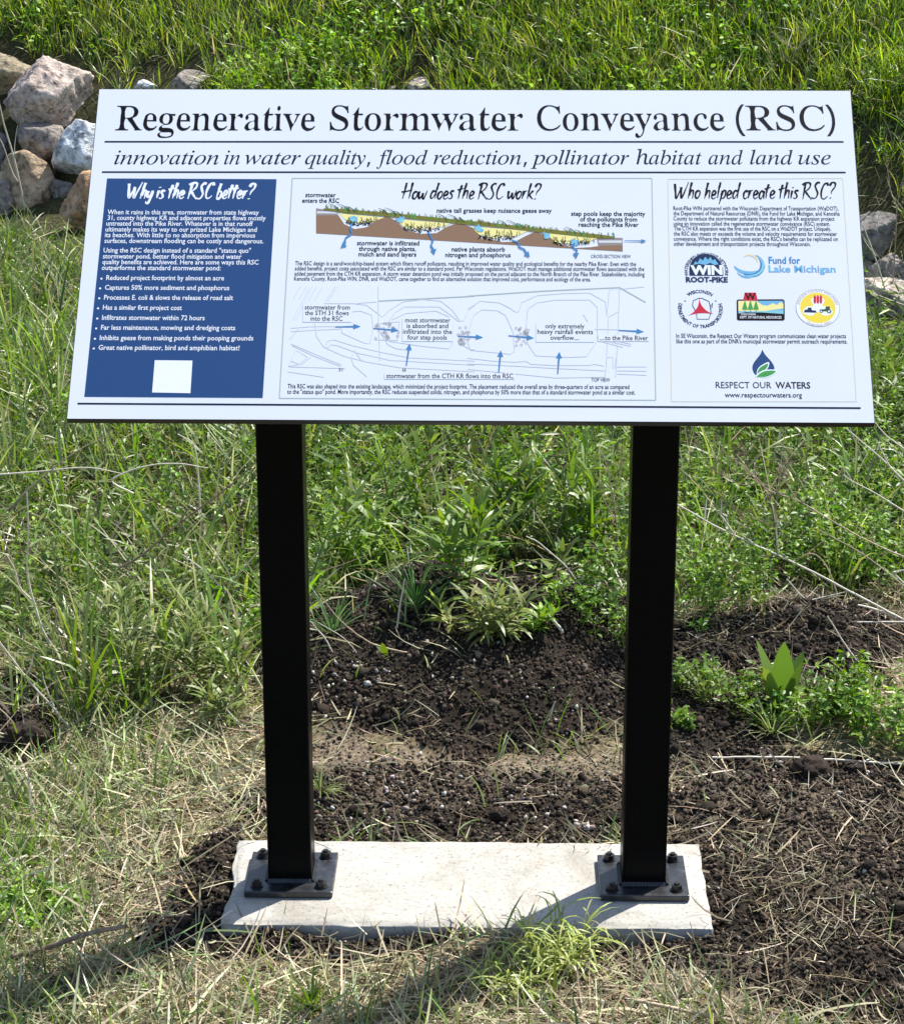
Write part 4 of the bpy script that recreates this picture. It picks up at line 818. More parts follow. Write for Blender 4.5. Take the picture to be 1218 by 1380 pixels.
rock('whitish quartz boulder beside the upper left edge of the sign', 112, 207, 92, 92, R_WHITE, .9, 11, 13, 1)
rock('tan slanting boulder lowest at the left of the pile', 38, 246, 88, 90, R_TAN, .8, 15, 13, .8)
rock('orange tan boulder half hidden by the left edge of the sign', 122, 277, 82, 92, R_ORANGE, .8, 21, 12, .9)
rock('dark grey boulder at the left edge between the granite and tan ones', -4, 205, 40, 60, R_DARK, .9, 25, 12)
rock('dim brown boulder at the left edge below the tan one', 0, 272, 52, 60, R_GREY, .9, 27, 12)
rock('dark brown stone in the gap between the tan and orange boulders', 84, 262, 30, 42, R_DARK, .9, 29, 10)
rock('small pale stone just above the top left corner of the sign', 197, 116, 36, 20, R_WHITE, .9, 31, 12)
rock('grey rounded stone showing above the sign over the title', 256, 110, 54, 32, R_GREY, .9, 33, 10, .5)
rock('pale jagged stone in the grass above the middle of the sign', 565, 115, 44, 22, R_PALE, .9, 36, 14, 1.6)
rock('tiny pale stone left of the jagged one above the sign', 527, 120, 16, 9, R_PALE, .9, 38, 12)
rock('dark granite boulder behind the right edge of the sign', 1172, 322, 74, 70, R_DARK, .9, 41, 12, 1.2)
rock('grey brown boulder under the dark granite one at the right', 1190, 365, 60, 46, R_GREY, .9, 44, 12)
rock('brown boulder in shade touching the right edge of the sign', 1160, 365, 40, 38, R_OLIVE, .9, 45, 12)
rock('grey boulder cut by the right edge of the photo', 1226, 370, 34, 46, R_GREY, .9, 47, 12)
rock('pale pinkish flat boulder lowest at the right of the sign', 1202, 402, 112, 54, R_PALE, .7, 52, 14, 1.2)
rock('small grey stone under the left end of the pale flat boulder', 1172, 404, 24, 26, R_GREY, .9, 55, 12, 1, -.12)

# ------------------------------------------------------------------ blades and leaves as arrays
LV = np.array([0, .3, .6, .85, 1.0]); WP = np.array([.55, 1, .85, .48, .04])
def ribbons(base, L, Wd, az, th0, th1, roll, c0, c1, wp=WP, lv=LV, fold=0.):
    n = len(base); th = th0[:, None]+th1[:, None]*lv[None]
    ds = np.diff(lv)[None]*L[:, None]; mid = (th[:, :-1]+th[:, 1:])/2
    r = np.concatenate([np.zeros((n, 1)), np.cumsum(np.sin(mid)*ds, 1)], 1); z = np.concatenate([np.zeros((n, 1)), np.cumsum(np.cos(mid)*ds, 1)], 1)
    ca, sa = np.cos(az)[:, None], np.sin(az)[:, None]
    P = np.stack([base[:, :1]+r*ca, base[:, 1:2]+r*sa, base[:, 2:]+z], -1)
    side = np.stack([-np.sin(az), np.cos(az), 0*az], -1)[:, None, :]
    nrm = np.stack([-np.cos(th)*ca, -np.cos(th)*sa, np.sin(th)], -1)
    s = np.cos(roll)[:, None, None]*side + np.sin(roll)[:, None, None]*nrm
    w = (Wd[:, None]*wp[None]/2)[..., None]
    V = np.stack([P-s*w, P+s*w], 2).reshape(n, -1, 3); k = len(lv)
    t = lv[None, :, None]; Cc = c0[:, None]*(1-t)+c1[:, None]*t
    Cc = np.repeat(Cc, 2, axis=1)
    q = np.array([[2*i, 2*i+1, 2*i+3, 2*i+2] for i in range(k-1)])
    Fq = (np.arange(n)[:, None, None]*2*k+q[None]).reshape(-1, 4)
    return V.reshape(-1, 3), Fq, Cc.reshape(-1, 3), P
def leaflets(pos, d, up, L, Wd, c0, c1=None):
    """folded diamond leaf, 5 points"""
    n = len(pos); d = d/np.linalg.norm(d, axis=1, keepdims=True); s = np.cross(d, up); s /= np.linalg.norm(s, axis=1, keepdims=True)+1e-9; nn = np.cross(s, d)
    L = L[:, None]; W = Wd[:, None]
    a = pos; ml = pos+d*L*.48-s*W*.5+nn*W*.16; mr = pos+d*L*.48+s*W*.5+nn*W*.16; mc = pos+d*L*.5; tip = pos+d*L-nn*L*.10
    V = np.stack([a, ml, mc, mr, tip], 1).reshape(-1, 3)
    k = np.arange(n)[:, None]*5
    Fq = np.concatenate([k+np.array([[0, 1, 4, 2]]), k+np.array([[0, 2, 4, 3]])])
    c1 = c0 if c1 is None else c1
    C = np.stack([c0*.9, c0, c0*.85, c0, c1], 1).reshape(-1, 3)
    return V, Fq, C
class Acc:
    def __init__(s): s.V = []; s.F = []; s.C = []; s.n = 0
    def add(s, V, Fq, C, *_):
        s.V.append(V); s.F.append(Fq+s.n); s.C.append(C); s.n += len(V)
    def build(s, name, m, parent=None, smooth=True, loc=None):
        V = np.concatenate(s.V)
        if loc is not None: V = V-np.asarray(loc)
        me = np_mesh(name, V, s.F, np.concatenate(s.C), smooth=smooth)
        return link(name, me, [m], parent, (0, 0, 0) if parent is not None else loc)
def U_(a, b, n): return RNG.uniform(a, b, n)
GREENS = np.array([[.092, .17, .018], [.122, .21, .022], [.052, .11, .015], [.165, .25, .034], [.10, .165, .028], [.20, .255, .055]])
PALE = np.array([[.20, .25, .10], [.24, .28, .13], [.17, .23, .09]])
STRAW = np.array([[.42, .37, .23], [.52, .47, .33], [.34, .29, .18], [.30, .24, .15], [.40, .40, .23], [.24, .19, .12]])
def pick(pal, n, var=.22):
    c = pal[RNG.integers(0, len(pal), n)]; return np.clip(c*(1+RNG.normal(0, var, (n, 1)))*(1+RNG.normal(0, .06, (n, 3))), .004, .85)
def view_half(y): return (np.asarray(y)+3.9)*.197+.30
def scatter(n, y0, y1, dens, margin=.0):
    """n candidate points on the wedge of ground around the view, thinned by a density function"""
    w1 = float(view_half(y1)); out = []
    y = U_(y0, y1, n); x = U_(-1, 1, n)*w1 + .03
    ok = np.abs(x-.03) < view_half(y)+margin
    x, y = x[ok], y[ok]; k = RNG.random(len(x)) < dens(x, y)
    x, y = x[k], y[k]; return np.stack([x, y, h(x, y)], 1)
def off_slab(x, y, m=.012):
    return ~((x > SLAB[0]-m) & (x < SLAB[1]+m) & (y > SLAB[2]-m) & (y < SLAB[3]+m))
def near_rock(x, y, f=1.15, front=.30):
    k = np.ones(np.shape(x))
    for a, b, r in ROCKS:
        k = k*sstep(.85, 1.1, np.hypot((x-a)/(r*f), (y-b+front*.5)/(r*f+front)))
    pile = (sstep(-1.28, -1.42, x)*sstep(-.45, -.2, y-toe(x))*sstep(1.0, .75, y-toe(x))) + (sstep(1.18, 1.3, x)*sstep(-.75, -.45, y-toe(x))*sstep(.9, .7, y-toe(x)))
    return k*(1-.8*np.clip(pile, 0, 1))
def tufts(pts, k, r=.012):
    n = len(pts); q = np.repeat(pts, k, 0); a = U_(0, 6.28, n*k); d = np.abs(RNG.normal(0, r, n*k)); q[:, 0] += d*np.cos(a); q[:, 1] += d*np.sin(a); q[:, 2] = h(q[:, 0], q[:, 1]); return q, a
def bound(x):
    """ground line (y) behind which the growth stands tall"""
    return np.interp(x, [-1.4, -.75, -.42, -.3, .1, .45, .62, .8, 1.4], [.58, .62, .82, 1.28, 1.44, 1.44, 1.32, 1.42, 1.30])
def tall(x, y): return sstep(-.10, .22, y-bound(x)+.16*fbm(x, y, .22, 51))*(1-.9*soil_mask(x, y))

# ------------------------------------------------------------------ tall green grass in the middle ground
def grass_field(name, label, pts, hl, wd, lean, pal, dry=.12, curl=(.2, 1.1), mt=None, tips=.25, az=None):
    n = len(pts); a = Acc()
    patch = (1+.35*fbm(pts[:, 0], pts[:, 1], .5, 71))[:, None]
    c0 = pick(pal, n)*patch; d = RNG.random(n) < dry*(1+.9*fbm(pts[:, 0], pts[:, 1], .3, 73)); c0[d] = pick(STRAW, int(d.sum()))
    c1 = c0*U_(.95, 1.35, n)[:, None]; t = RNG.random(n) < tips; c1[t] = c1[t]*.5+pick(STRAW, int(t.sum()))*.5
    L = U_(*hl, n)*(1+.35*fbm(pts[:, 0], pts[:, 1], .35, 75)); clump = U_(0, 6.28, n) if az is None else az+RNG.normal(0, .5, n)
    th0 = np.abs(RNG.normal(0, lean, n)); th1 = U_(*curl, n)
    th0[d] += U_(.2, .9, int(d.sum()))
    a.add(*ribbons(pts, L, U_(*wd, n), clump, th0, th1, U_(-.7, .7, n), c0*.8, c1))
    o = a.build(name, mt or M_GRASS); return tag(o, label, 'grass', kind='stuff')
def not_weedy(x, y): return sstep(-.25, .25, fbm(x, y, .45, 81)+.15)
pts, az = tufts(scatter(4600, .3, 5.8, lambda x, y: tall(x, y)*near_rock(x, y)*(.35+.65*not_weedy(x, y))*(1-.45*sstep(2.6, 4.5, y)*(np.abs(x) < .9))), 9, .016)
grass_field('meadow_grass', 'tangled green meadow grass growing behind and beside the sign posts', pts, (.07, .25), (.0028, .0075), .4, GREENS, .2, (.2, 1.9), az=az)
pts, az = tufts(scatter(900, .5, 4.6, lambda x, y: near_rock(x, y)*tall(x, y)*np.clip(sstep(-.15, -.5, x)+.4, 0, 1)), 9, .014)
grass_field('blade_grass', 'longer upright grass blades left of the left post', pts, (.12, .33), (.004, .010), .25, GREENS*1.1, .06, (.1, 1.3), az=az)
# grass of the bank
def bankd(x, y): return sstep(-.55, .25, y-toe(x))
pts, az = tufts(scatter(36000, 3.6, 8.6, lambda x, y: near_rock(x, y)*bankd(x, y)*(.55+.45*sstep(-.2, .3, fbm(x, y, .5, 91))), .25), 7, .02)
grass_field('bank_grass', 'green grass covering the bank behind the boulders', pts, (.06, .17), (.0028, .0062), .38, GREENS*np.array([1.75, 1.55, 1.3]), .07, (.1, 1.1), tips=.08, az=az)
pts = scatter(9000, 3.6, 8.6, lambda x, y: near_rock(x, y)*bankd(x, y)*sstep(.0, .35, fbm(x, y, .6, 93)), .25)
grass_field('dry_bank_grass', 'pale dead grass tufts scattered over the bank', pts, (.08, .24), (.003, .006), .9, STRAW, 1., (.1, .9))
# short and flattened grass of the mown foreground
def fore(x, y): return (1-tall(x, y))*(1-.93*soil_mask(x, y))*off_slab(x, y)
def greenish(x, y): return np.clip(.08+sstep(-.45, -.95, x)*.95 + .6*sstep(-.1, .3, fbm(x, y, .28, 95)) + .35*sstep(-.25, -.42, y), 0, 1)*(1-.75*sstep(.3, .6, x))*(1-.7*dirt_mask(x, y))
pts = scatter(52000, -1.2, 1.6, lambda x, y: fore(x, y)*greenish(x, y))
grass_field('mown_grass', 'short flattened green grass in front of and left of the pad', pts, (.03, .12), (.0018, .0048), .75, np.concatenate([GREENS, PALE]), .22, (.1, 1.0))
# straw thatch: cut dead grass lying in every direction
def strands(name, label, pts, hl, wd, pal, flat=(1.15, 1.62), up=.012, curl=(-.9, .9)):
    n = len(pts); a = Acc(); pts = pts.copy(); pts[:, 2] += U_(0.001, up, n)
    c0 = pick(pal, n, .3); L = U_(*hl, n)
    a.add(*ribbons(pts, L, U_(*wd, n), U_(0, 6.28, n), U_(*flat, n), U_(*curl, n), U_(-.9, .9, n), c0, c0*U_(.8, 1.2, n)[:, None], np.array([.8, 1, .95, .8, .3])))
    o = a.build(name, M_STRAW); return tag(o, label, 'straw', kind='stuff')
straw_d = lambda x, y: fore(x, y)*(1-.55*sstep(.42, .75, x))*(1-.8*sstep(.17, .24, y)*(np.abs(x) < .34))*np.clip(.75+.6*fbm(x, y, .2, 97), 0, 1)
strands('straw_thatch', 'dry cut straw lying over the ground around the pad', scatter(90000, -1.2, 1.7, straw_d), (.02, .12), (.0009, .0036), STRAW)
def rightsoil(x, y): return off_slab(x, y)*(sstep(.42, .55, x)*(1-tall(x, y))*.8 + .3*dirt_mask(x, y) + .045*soil_mask(x, y))*np.clip(.40+1.5*fbm(x, y, .16, 99), .06, 1)
strands('flattened_grass', 'long pale grass blades lying flattened left of and before the pad', scatter(16000, -1.2, 1.5, lambda x, y: fore(x, y)*np.clip(.25+sstep(-.25, -.5, x)*.6+.8*fbm(x, y, .2, 151), 0, 1)*(1-.8*sstep(.2, .4, x))*(1-sstep(.17, .24, y)*(np.abs(x) < .34))), (.05, .17), (.0018, .0050), np.concatenate([STRAW[[0, 1, 1, 4]], PALE*1.2]), (.9, 1.6), .02, (-.6, 1.0))
strands('loose_straw', 'thin dead straw and roots strewn over the dark soil', scatter(70000, -1.2, 1.7, rightsoil), (.010, .065), (.0007, .0021), STRAW[[1, 2, 3, 5, 3]]*.85, (1.05, 1.6), .016, (-.9, .9))
strands('dead_thatch', 'grey dead stems tangled low between the green growth', scatter(9000, .4, 4.8, lambda x, y: tall(x, y)*np.clip(.45+.9*fbm(x, y, .3, 101), 0, 1)), (.08, .30), (.0012, .0030), STRAW*.9, (.5, 1.5), .10, (-.4, .6))

pile_d = lambda x, y: (np.abs(y-toe(x)-.15) < .55)*(np.abs(x) > 1.1)*np.clip(.5+fbm(x, y, .3, 141), 0, 1)
strands('dead_bank_straw', 'grey dead grass lying among the boulders', scatter(9000, 3.6, 7.6, lambda x, y: pile_d(x, y)*near_rock(x, y, .95, .0)), (.08, .24), (.002, .004), STRAW*.8, (1.0, 1.6), .03)
# ------------------------------------------------------------------ small-leaved ground cover (clover-like stems)
def cover(pts, hl, leaf, pal, nodes=8, a=None, spread=.5, trif=3, wr=(.42, .62)):
    a = a or Acc(); n = len(pts); az = U_(0, 6.28, n); L = U_(*hl, n)*(1+.4*fbm(pts[:, 0], pts[:, 1], .3, 111))
    th0 = np.abs(RNG.normal(0, .35, n)); th1 = U_(-.1, .7, n)
    cst = pick(GREENS, n)*.9
    V, Fq, C, P = ribbons(pts, L, np.full(n, .0022), az, th0, th1, U_(-.7, .7, n), cst, cst); a.add(V, Fq, C)
    base = pick(pal, n, .18)*(1+.3*fbm(pts[:, 0], pts[:, 1], .4, 113))[:, None]
    for k in range(nodes):
        t = .18+.82*(k+.5)/nodes; f = t*4 if False else np.interp(t, LV, np.arange(5)); i = int(f); u = f-i
        i = min(i, 3); Q = P[:, i]*(1-u)+P[:, i+1]*u if i < 4 else P[:, 4]
        la = U_(0, 6.28, n); out = np.stack([np.cos(la), np.sin(la), U_(.1, .8, n)], 1); Q = Q+out*U_(.002, .018, n)[:, None]
        for j in range(trif):
            aa = la+(j-(trif-1)/2)*1.0+RNG.normal(0, .2, n); el = RNG.normal(.15, .45, n)
            d = np.stack([np.cos(aa)*np.cos(el), np.sin(aa)*np.cos(el), np.sin(el)], 1)
            up = np.stack([RNG.normal(0, .45, n), RNG.normal(0, .45, n), np.ones(n)], 1)
            s = U_(*leaf, n); c = base*U_(.75, 1.3, n)[:, None]
            a.add(*leaflets(Q, d, up, s, s*U_(*wr, n), c, c*1.08))
    return a
COVER = np.array([[.105, .205, .016], [.145, .255, .024], [.06, .135, .014], [.19, .30, .04]])
def weedy(x, y): return np.clip(.25+sstep(-.3, .3, -fbm(x, y, .45, 81)+.1)*.75 + .6*sstep(.25, .7, x), 0, 1)
pts = scatter(7500, .8, 5.2, lambda x, y: near_rock(x, y)*tall(x, y)*weedy(x, y)*(1-.75*sstep(-.3, -.7, x))*(1-.6*sstep(2.6, 4.5, y)*(np.abs(x) < .9)))
o = cover(pts, (.08, .27), (.010, .021), COVER, 9).build('clover_cover', M_LEAF, smooth=False); tag(o, 'small-leaved green clover growing thickly behind the posts', 'ground cover', kind='stuff')
pts = scatter(16000, 3.4, 8.6, lambda x, y: near_rock(x, y)*bankd(x, y)*sstep(.12, .5, fbm(x, y, .55, 115)+.3*(x < -.4)*sstep(1.6, .6, y-toe(x))), .25)
o = cover(pts, (.06, .20), (.016, .036), COVER*1.5, 5, trif=2).build('bank_clover', M_LEAF, smooth=False); tag(o, 'broad-leaved weeds growing in patches among the bank grass', 'ground cover', kind='stuff')
pts = scatter(1500, -1.1, .9, lambda x, y: fore(x, y)*sstep(-.4, -.75, x)*np.clip(.3+1.2*fbm(x, y, .2, 117), 0, 1))
o = cover(pts, (.02, .06), (.007, .015), np.concatenate([COVER, PALE]), 5).build('low_clover', M_LEAF, smooth=False); tag(o, 'low clover in the short grass at the left edge', 'ground cover', kind='stuff')

SILV = np.array([[.17, .22, .07], [.24, .28, .11], [.13, .185, .04], [.105, .17, .022]])
pts = scatter(1900, .35, 3.6, lambda x, y: tall(x, y)*sstep(-.1, -.4, x)*np.clip(.5+1.1*fbm(x, y, .3, 131), 0, 1))
o = cover(pts, (.07, .22), (.028, .060), SILV, 7, trif=2, wr=(.13, .22)).build('lance_leaved_weeds', M_LEAF, smooth=False); tag(o, 'tangle of narrow silvery leaved weeds left of the left post', 'weeds', kind='stuff')
pts = scatter(1500, 1.3, 4.2, lambda x, y: tall(x, y)*(x > -.45)*np.clip(.35+1.1*fbm(x, y, .3, 133), 0, 1))
o = cover(pts, (.12, .30), (.030, .075), np.concatenate([GREENS[:4], SILV[2:]]), 8, trif=2, wr=(.14, .24)).build('lance_leaved_weeds', M_LEAF, smooth=False); tag(o, 'tangle of narrow green leaved weeds between and beyond the posts', 'weeds', kind='stuff')

# ------------------------------------------------------------------ soil clods and gravel
def ico(sub):
    bm = bmesh.new(); bmesh.ops.create_icosphere(bm, subdivisions=sub, radius=1); V = np.array([v.co[:] for v in bm.verts]); Fq = np.array([[v.index for v in f.verts] for f in bm.faces]); bm.free(); return V, Fq
def lumps(name, label, pts, size, pal, sub=1, m=None, cat='soil', sink=.3, var=.3):
    V0, F0 = ico(sub); n = len(pts); R = U_(0, 1, n)**2.2*(size[1]-size[0])+size[0]
    w_ = RNG.normal(0, 2.2, (n, 4, 3)); f_ = RNG.uniform(0, 6.28, (n, 4)); V = V0[None]*(1+.15*np.sin(np.einsum('nkj,vj->nvk', w_, V0)+f_[:, None]).sum(-1, keepdims=True)+RNG.normal(0, .07, (n, len(V0), 1)))
    pn = RNG.normal(size=(n, 6, 3)); pn /= np.linalg.norm(pn, axis=2, keepdims=True); dd = np.einsum('nkj,nvj->nvk', pn, V); V = V*np.minimum(1, np.min(np.where(dd > .2, RNG.uniform(.35, .85, (n, 1, 6))/np.maximum(dd, .2), 9), -1))[..., None]
    q = RNG.normal(size=(n, 3, 3)); q, _ = np.linalg.qr(q); V = np.einsum('nij,nkj->nki', q, V*U_(.65, 1.2, (n, 1, 3)) if False else V*RNG.uniform(.65, 1.2, (n, 1, 3)))
    P = pts.copy(); P[:, 2] += R*(.6-sink)
    V = V*R[:, None, None]+P[:, None]
    Fq = (np.arange(n)[:, None, None]*len(V0)+F0[None]).reshape(-1, 3)
    c = np.repeat(pick(pal, n, var), len(V0), 0)
    me = np_mesh(name, V.reshape(-1, 3), [Fq], c, smooth=False)
    return tag(link(name, me, [m or M_CLOD]), label, cat, kind='stuff')
def on_soil(p): p = p.copy(); p[:, 2] = h(p[:, 0], p[:, 1], True); return p
SOILC = np.array([[.029, .0215, .0155], [.052, .039, .028], [.017, .0126, .009], [.105, .082, .06], [.034, .0255, .018]])*(1+0)
sd_ = lambda x, y: soil_mask(x, y)*off_slab(x, y, .004)
lumps('soil_crumbs', 'dark crumbly soil dug up around the pad', on_soil(scatter(260000, -1.2, 1.75, sd_)), (.0014, .0075), SOILC)
lumps('soil_clods', 'larger dark clods on the turned soil', on_soil(scatter(3600, -1.2, 1.75, lambda x, y: sd_(x, y)*np.clip(.5+fbm(x, y, .2, 121), 0, 1))), (.005, .018), SOILC, 2)
lumps('dirt_crumbs', 'dry brown crumbs of dirt among the straw', on_soil(scatter(110000, -1.2, 1.6, lambda x, y: np.maximum(dirt_mask(x, y), .14)*off_slab(x, y)*(1-tall(x, y)))), (.0012, .0055), np.array([[.16, .12, .08], [.11, .082, .056], [.22, .18, .13], [.06, .045, .032]]))
GRAV = np.array([[.40, .36, .31], [.28, .25, .21], [.46, .42, .37], [.25, .20, .15]])
lumps('gravel', 'scattered small pale pebbles on the soil', on_soil(scatter(7000, -1.0, 1.6, lambda x, y: np.maximum(soil_mask(x, y), dirt_mask(x, y))*off_slab(x, y)*np.clip(.15+1.3*fbm(x, y, .18, 123), 0.01, 1))), (.0015, .0075), GRAV, 1, None, 'gravel', .05, .15)
pebs = []
for px, py, n, r in ((720, 1085, 45, 60), (790, 1120, 30, 18), (590, 1085, 22, 50), (545, 1095, 10, 14), (470, 930, 22, 50), (500, 905, 12, 30), (660, 915, 22, 150), (470, 1075, 25, 50), (170, 1190, 40, 70), (1010, 842, 12, 30)):
    g_ = np.array([GT(px+RNG.normal(0, r*.6), py+RNG.normal(0, r*.3)) for _ in range(n)]); pebs.append(g_)
pebs = np.concatenate(pebs); pebs = pebs[off_slab(pebs[:, 0], pebs[:, 1])]
lumps('pebbles', 'clusters of whitish pebbles dug up with the soil behind the pad', on_soil(pebs), (.002, .0085), GRAV[[0, 1, 2]]*1.15, 1, None, 'gravel', .0, .12)

# ------------------------------------------------------------------ dry stalks, twigs, sticks
def tubes(lines, sides=6):
    V = []; Fq = []; n0 = 0
    for P, R in lines:
        P = np.asarray(P, float); k = len(P); t = np.gradient(P, axis=0); t /= np.linalg.norm(t, axis=1, keepdims=True)+1e-12
        a = np.cross(t, np.array([.3, .2, .93])); a /= np.linalg.norm(a, axis=1, keepdims=True)+1e-12; b = np.cross(t, a)
        ang = np.arange(sides)/sides*2*np.pi
        ring = P[:, None]+(a[:, None]*np.cos(ang)[None, :, None]+b[:, None]*np.sin(ang)[None, :, None])*np.asarray(R)[:, None, None]
        V.append(ring.reshape(-1, 3)); i = np.arange(k-1)[:, None]*sides; j = np.arange(sides)[None]
        Fq.append(np.stack([i+j, i+(j+1) % sides, i+sides+(j+1) % sides, i+sides+j], -1).reshape(-1, 4)+n0); n0 += k*sides
    return np.concatenate(V), [np.concatenate(Fq)]
def stalk_mat(name, c1, c2):
    m, nt, b = mat(name); n = noise_node(nt, 60, 4, .6); r = ramp(nt, n.outputs['Fac'], [(.35, c1), (.65, c2)]); nt.links.new(r.outputs[0], b.inputs['Base Color'])
    b.inputs['Roughness'].default_value = .65; bump(nt, b, n.outputs['Fac'], .5, .002); return m
S_PALE = stalk_mat('bleached stalk', (.58, .52, .42), (.76, .71, .60)); S_BROWN = stalk_mat('brown stalk', (.16, .11, .075), (.27, .20, .14)); S_TAN = stalk_mat('tan stalk', (.33, .25, .16), (.48, .38, .26))
def stalk(name, label, cat, lines, wpx, m, group=None, lean=.0, wob=.004, side=0, y0=None, end=.45):
    """lines: photo pixel polylines, the first point of the first one stands on the ground; each other line branches off"""
    q = GT(*lines[0][0]); Y0 = q[1] if y0 is None else y0
    k = float((q-CAM)@FW)/F_PX; out = []; rr = np.random.default_rng(abs(hash(label)) % 1000 if False else len(label)*7+int(lines[0][0][0]))
    for li, L in enumerate(lines):
        pts = []; L0 = L[0]
        for i, (px, py) in enumerate(L):
            dz = (lines[0][0][1]-py)*k
            pts.append(at_y(px, py, Y0+(lean-.30)*dz))
        P = smooth(np.array(pts), 5); n = len(P)
        P = P+np.cumsum(rr.normal(0, .0005, (n, 3)), 0)
        w = wpx*k/2*1.3*(1 if li == 0 else .62); R = w*np.linspace(1, end, n)
        out.append((P, R))
        if side:
            for s_ in range(side):
                i = rr.integers(n//3, n-1); d = rr.normal(size=3)*.5+np.array([0, 0, .6])+(P[min(i+1, n-1)]-P[max(i-1, 0)])/np.linalg.norm(P[min(i+1, n-1)]-P[max(i-1, 0)])*.7
                ln = rr.uniform(.02, .07); t = np.linspace(0, 1, 5)[:, None]; Q = P[i]+d/np.linalg.norm(d)*ln*t+np.array([0, 0, -.012])*t**2; out.append((Q, w*.45*np.linspace(1, .5, 5)))
    V, Fq = tubes(out); o_ = V[0].copy()
    o = link(name, np_mesh(name, V-o_, Fq, smooth=True), [m], None, o_); return tag(o, label, cat, group)
GD = 'dry stalks standing in the growth'
stalk('dry_stalk', 'long bleached dry stalk leaning left at the left edge, with a kinked top', 'stalk', [[(114, 940), (100, 915), (84, 888), (62, 857), (48, 815), (38, 771), (41, 715), (39, 667)], [(48, 815), (26, 790), (20, 765), (8, 745)]], 3.2, S_PALE, GD)
stalk('dry_stalk', 'pale broken stalk bent at its top left of the left post', 'stalk', [[(116, 940), (91, 891), (81, 860), (77, 832), (74, 817), (66, 822)], [(86, 880), (88, 862), (84, 850)]], 2.6, S_TAN, GD)
stalk('dry_stalk', 'long pale stalk slanting across the lower left above the dark soil', 'stalk', [[(95, 985), (69, 950), (34, 912), (0, 867), (-20, 840)], [(72, 952), (60, 925), (55, 908)], [(34, 912), (42, 895), (44, 880)]], 2.8, S_PALE, GD)
stalk('dry_stalk', 'thin stalk crossing the left edge below the kinked one', 'stalk', [[(60, 860), (45, 812), (20, 788), (0, 770), (-15, 757)], [(30, 797), (5, 725), (0, 695)]], 2.3, S_TAN, GD)
stalk('twig', 'dark thin twig slanting up to the left post', 'twig', [[(159, 766), (193, 748), (241, 707), (303, 660), (345, 622)], [(241, 707), (250, 690), (262, 680)]], 2.3, S_BROWN, None, -.1, y0=1.0)
stalk('dry_branch', 'long bleached branch arching from the right post to the right edge', 'branch', [[(1240, 846), (1218, 836), (1164, 807), (1110, 778), (1048, 747), (976, 713), (914, 679)], [(1050, 747), (1046, 715), (1050, 700)], [(990, 720), (975, 700), (968, 690)]], 3.4, S_PALE, None, .1, side=3, y0=1.30)
stalk('dry_branch', 'pale forked branch below the long bleached branch at the right', 'branch', [[(1225, 842), (1190, 825), (1153, 816), (1117, 820), (1085, 807), (1063, 782)], [(1117, 820), (1090, 812), (1050, 818), (1034, 821)], [(1095, 809), (1120, 803), (1146, 796)]], 3.2, S_PALE, None, .1, y0=1.30)
stalk('dry_stalk', 'straight pale stalk rising to the right edge above the long branch', 'stalk', [[(1240, 762), (1218, 751), (1182, 735), (1128, 706), (1074, 673), (1030, 655), (994, 612)], [(1050, 662), (1052, 640), (1056, 625)], [(1030, 655), (1012, 640), (985, 640)], [(1074, 673), (1060, 652), (1058, 632)]], 2.2, S_TAN, GD, .15, side=10, y0=1.30)
stalk('dry_stalk', 'pale stalk falling from the lower right corner of the sign', 'stalk', [[(1240, 668), (1218, 648), (1182, 612), (1139, 577)], [(1200, 631), (1190, 612), (1178, 590)]], 2.2, S_PALE, GD, .15, y0=1.30)
stalk('dry_stalk', 'thin pale stalk at the right edge close beside the sign corner', 'stalk', [[(1236, 622), (1218, 605), (1195, 588), (1179, 570)]], 1.9, S_PALE, GD, .15, y0=1.30)
stalk('dry_stalk', 'bushy reddish dry stalk among the leaves right of the right post', 'stalk', [[(1046, 735), (1044, 712), (1036, 672), (1022, 650), (1008, 632), (990, 618), (968, 606)], [(1022, 650), (1000, 652), (975, 640), (962, 634)], [(1008, 632), (1004, 615), (996, 604)], [(1036, 672), (1052, 650), (1055, 630), (1062, 622)], [(1044, 712), (1020, 700), (995, 692), (966, 666)]], 1.9, S_BROWN, GD, .1, side=14, y0=1.55)
stalk('dry_stalk', 'thin stalk leaning over the dark soil right of the dock leaves', 'stalk', [[(1162, 900), (1139, 869), (1115, 831)]], 2.2, S_PALE, GD)
stalk('straw_stem', 'whitish straw stem lying flat on the soil right of the right post', 'straw', [[(1222, 1030), (1139, 1025), (1066, 1021), (1000, 1020), (960, 1019)]], 2.8, S_PALE, None, 0, end=.8)
stalk('dry_stalk', 'thin branching stalk beside the inner edge of the right post', 'stalk', [[(835, 790), (834, 763), (829, 695), (823, 654), (812, 610)], [(829, 700), (812, 672), (808, 650)], [(832, 735), (812, 742), (795, 735)], [(826, 665), (835, 640), (838, 620)]], 2., S_TAN, GD, side=12)
stalk('dry_stalk', 'pale stalk falling right over the shaded hollow between the posts', 'stalk', [[(792, 800), (778, 784), (761, 761), (728, 732), (708, 722)]], 2.2, S_PALE, GD)
stalk('dry_stalk', 'upright straw stem at the edge of the soil mound near the left post', 'stalk', [[(535, 846), (540, 812), (546, 782)]], 2.6, S_PALE, GD)
stalk('dry_stalk', 'pale stem lying from the left post onto the soil mound', 'stalk', [[(548, 880), (520, 874), (494, 864), (462, 839), (430, 800)]], 2.4, S_TAN, GD)
stalk('dry_stalk', 'pale crossing stem low beside the left post', 'stalk', [[(452, 888), (438, 862), (424, 846), (415, 835)], [(480, 880), (462, 860), (428, 838)]], 2.2, S_PALE, GD)
stalk('straw_stem', 'short white dead leaf on the crest of the soil mound', 'straw', [[(761, 858), (750, 842), (737, 827)]], 5, S_PALE, None, end=.5)
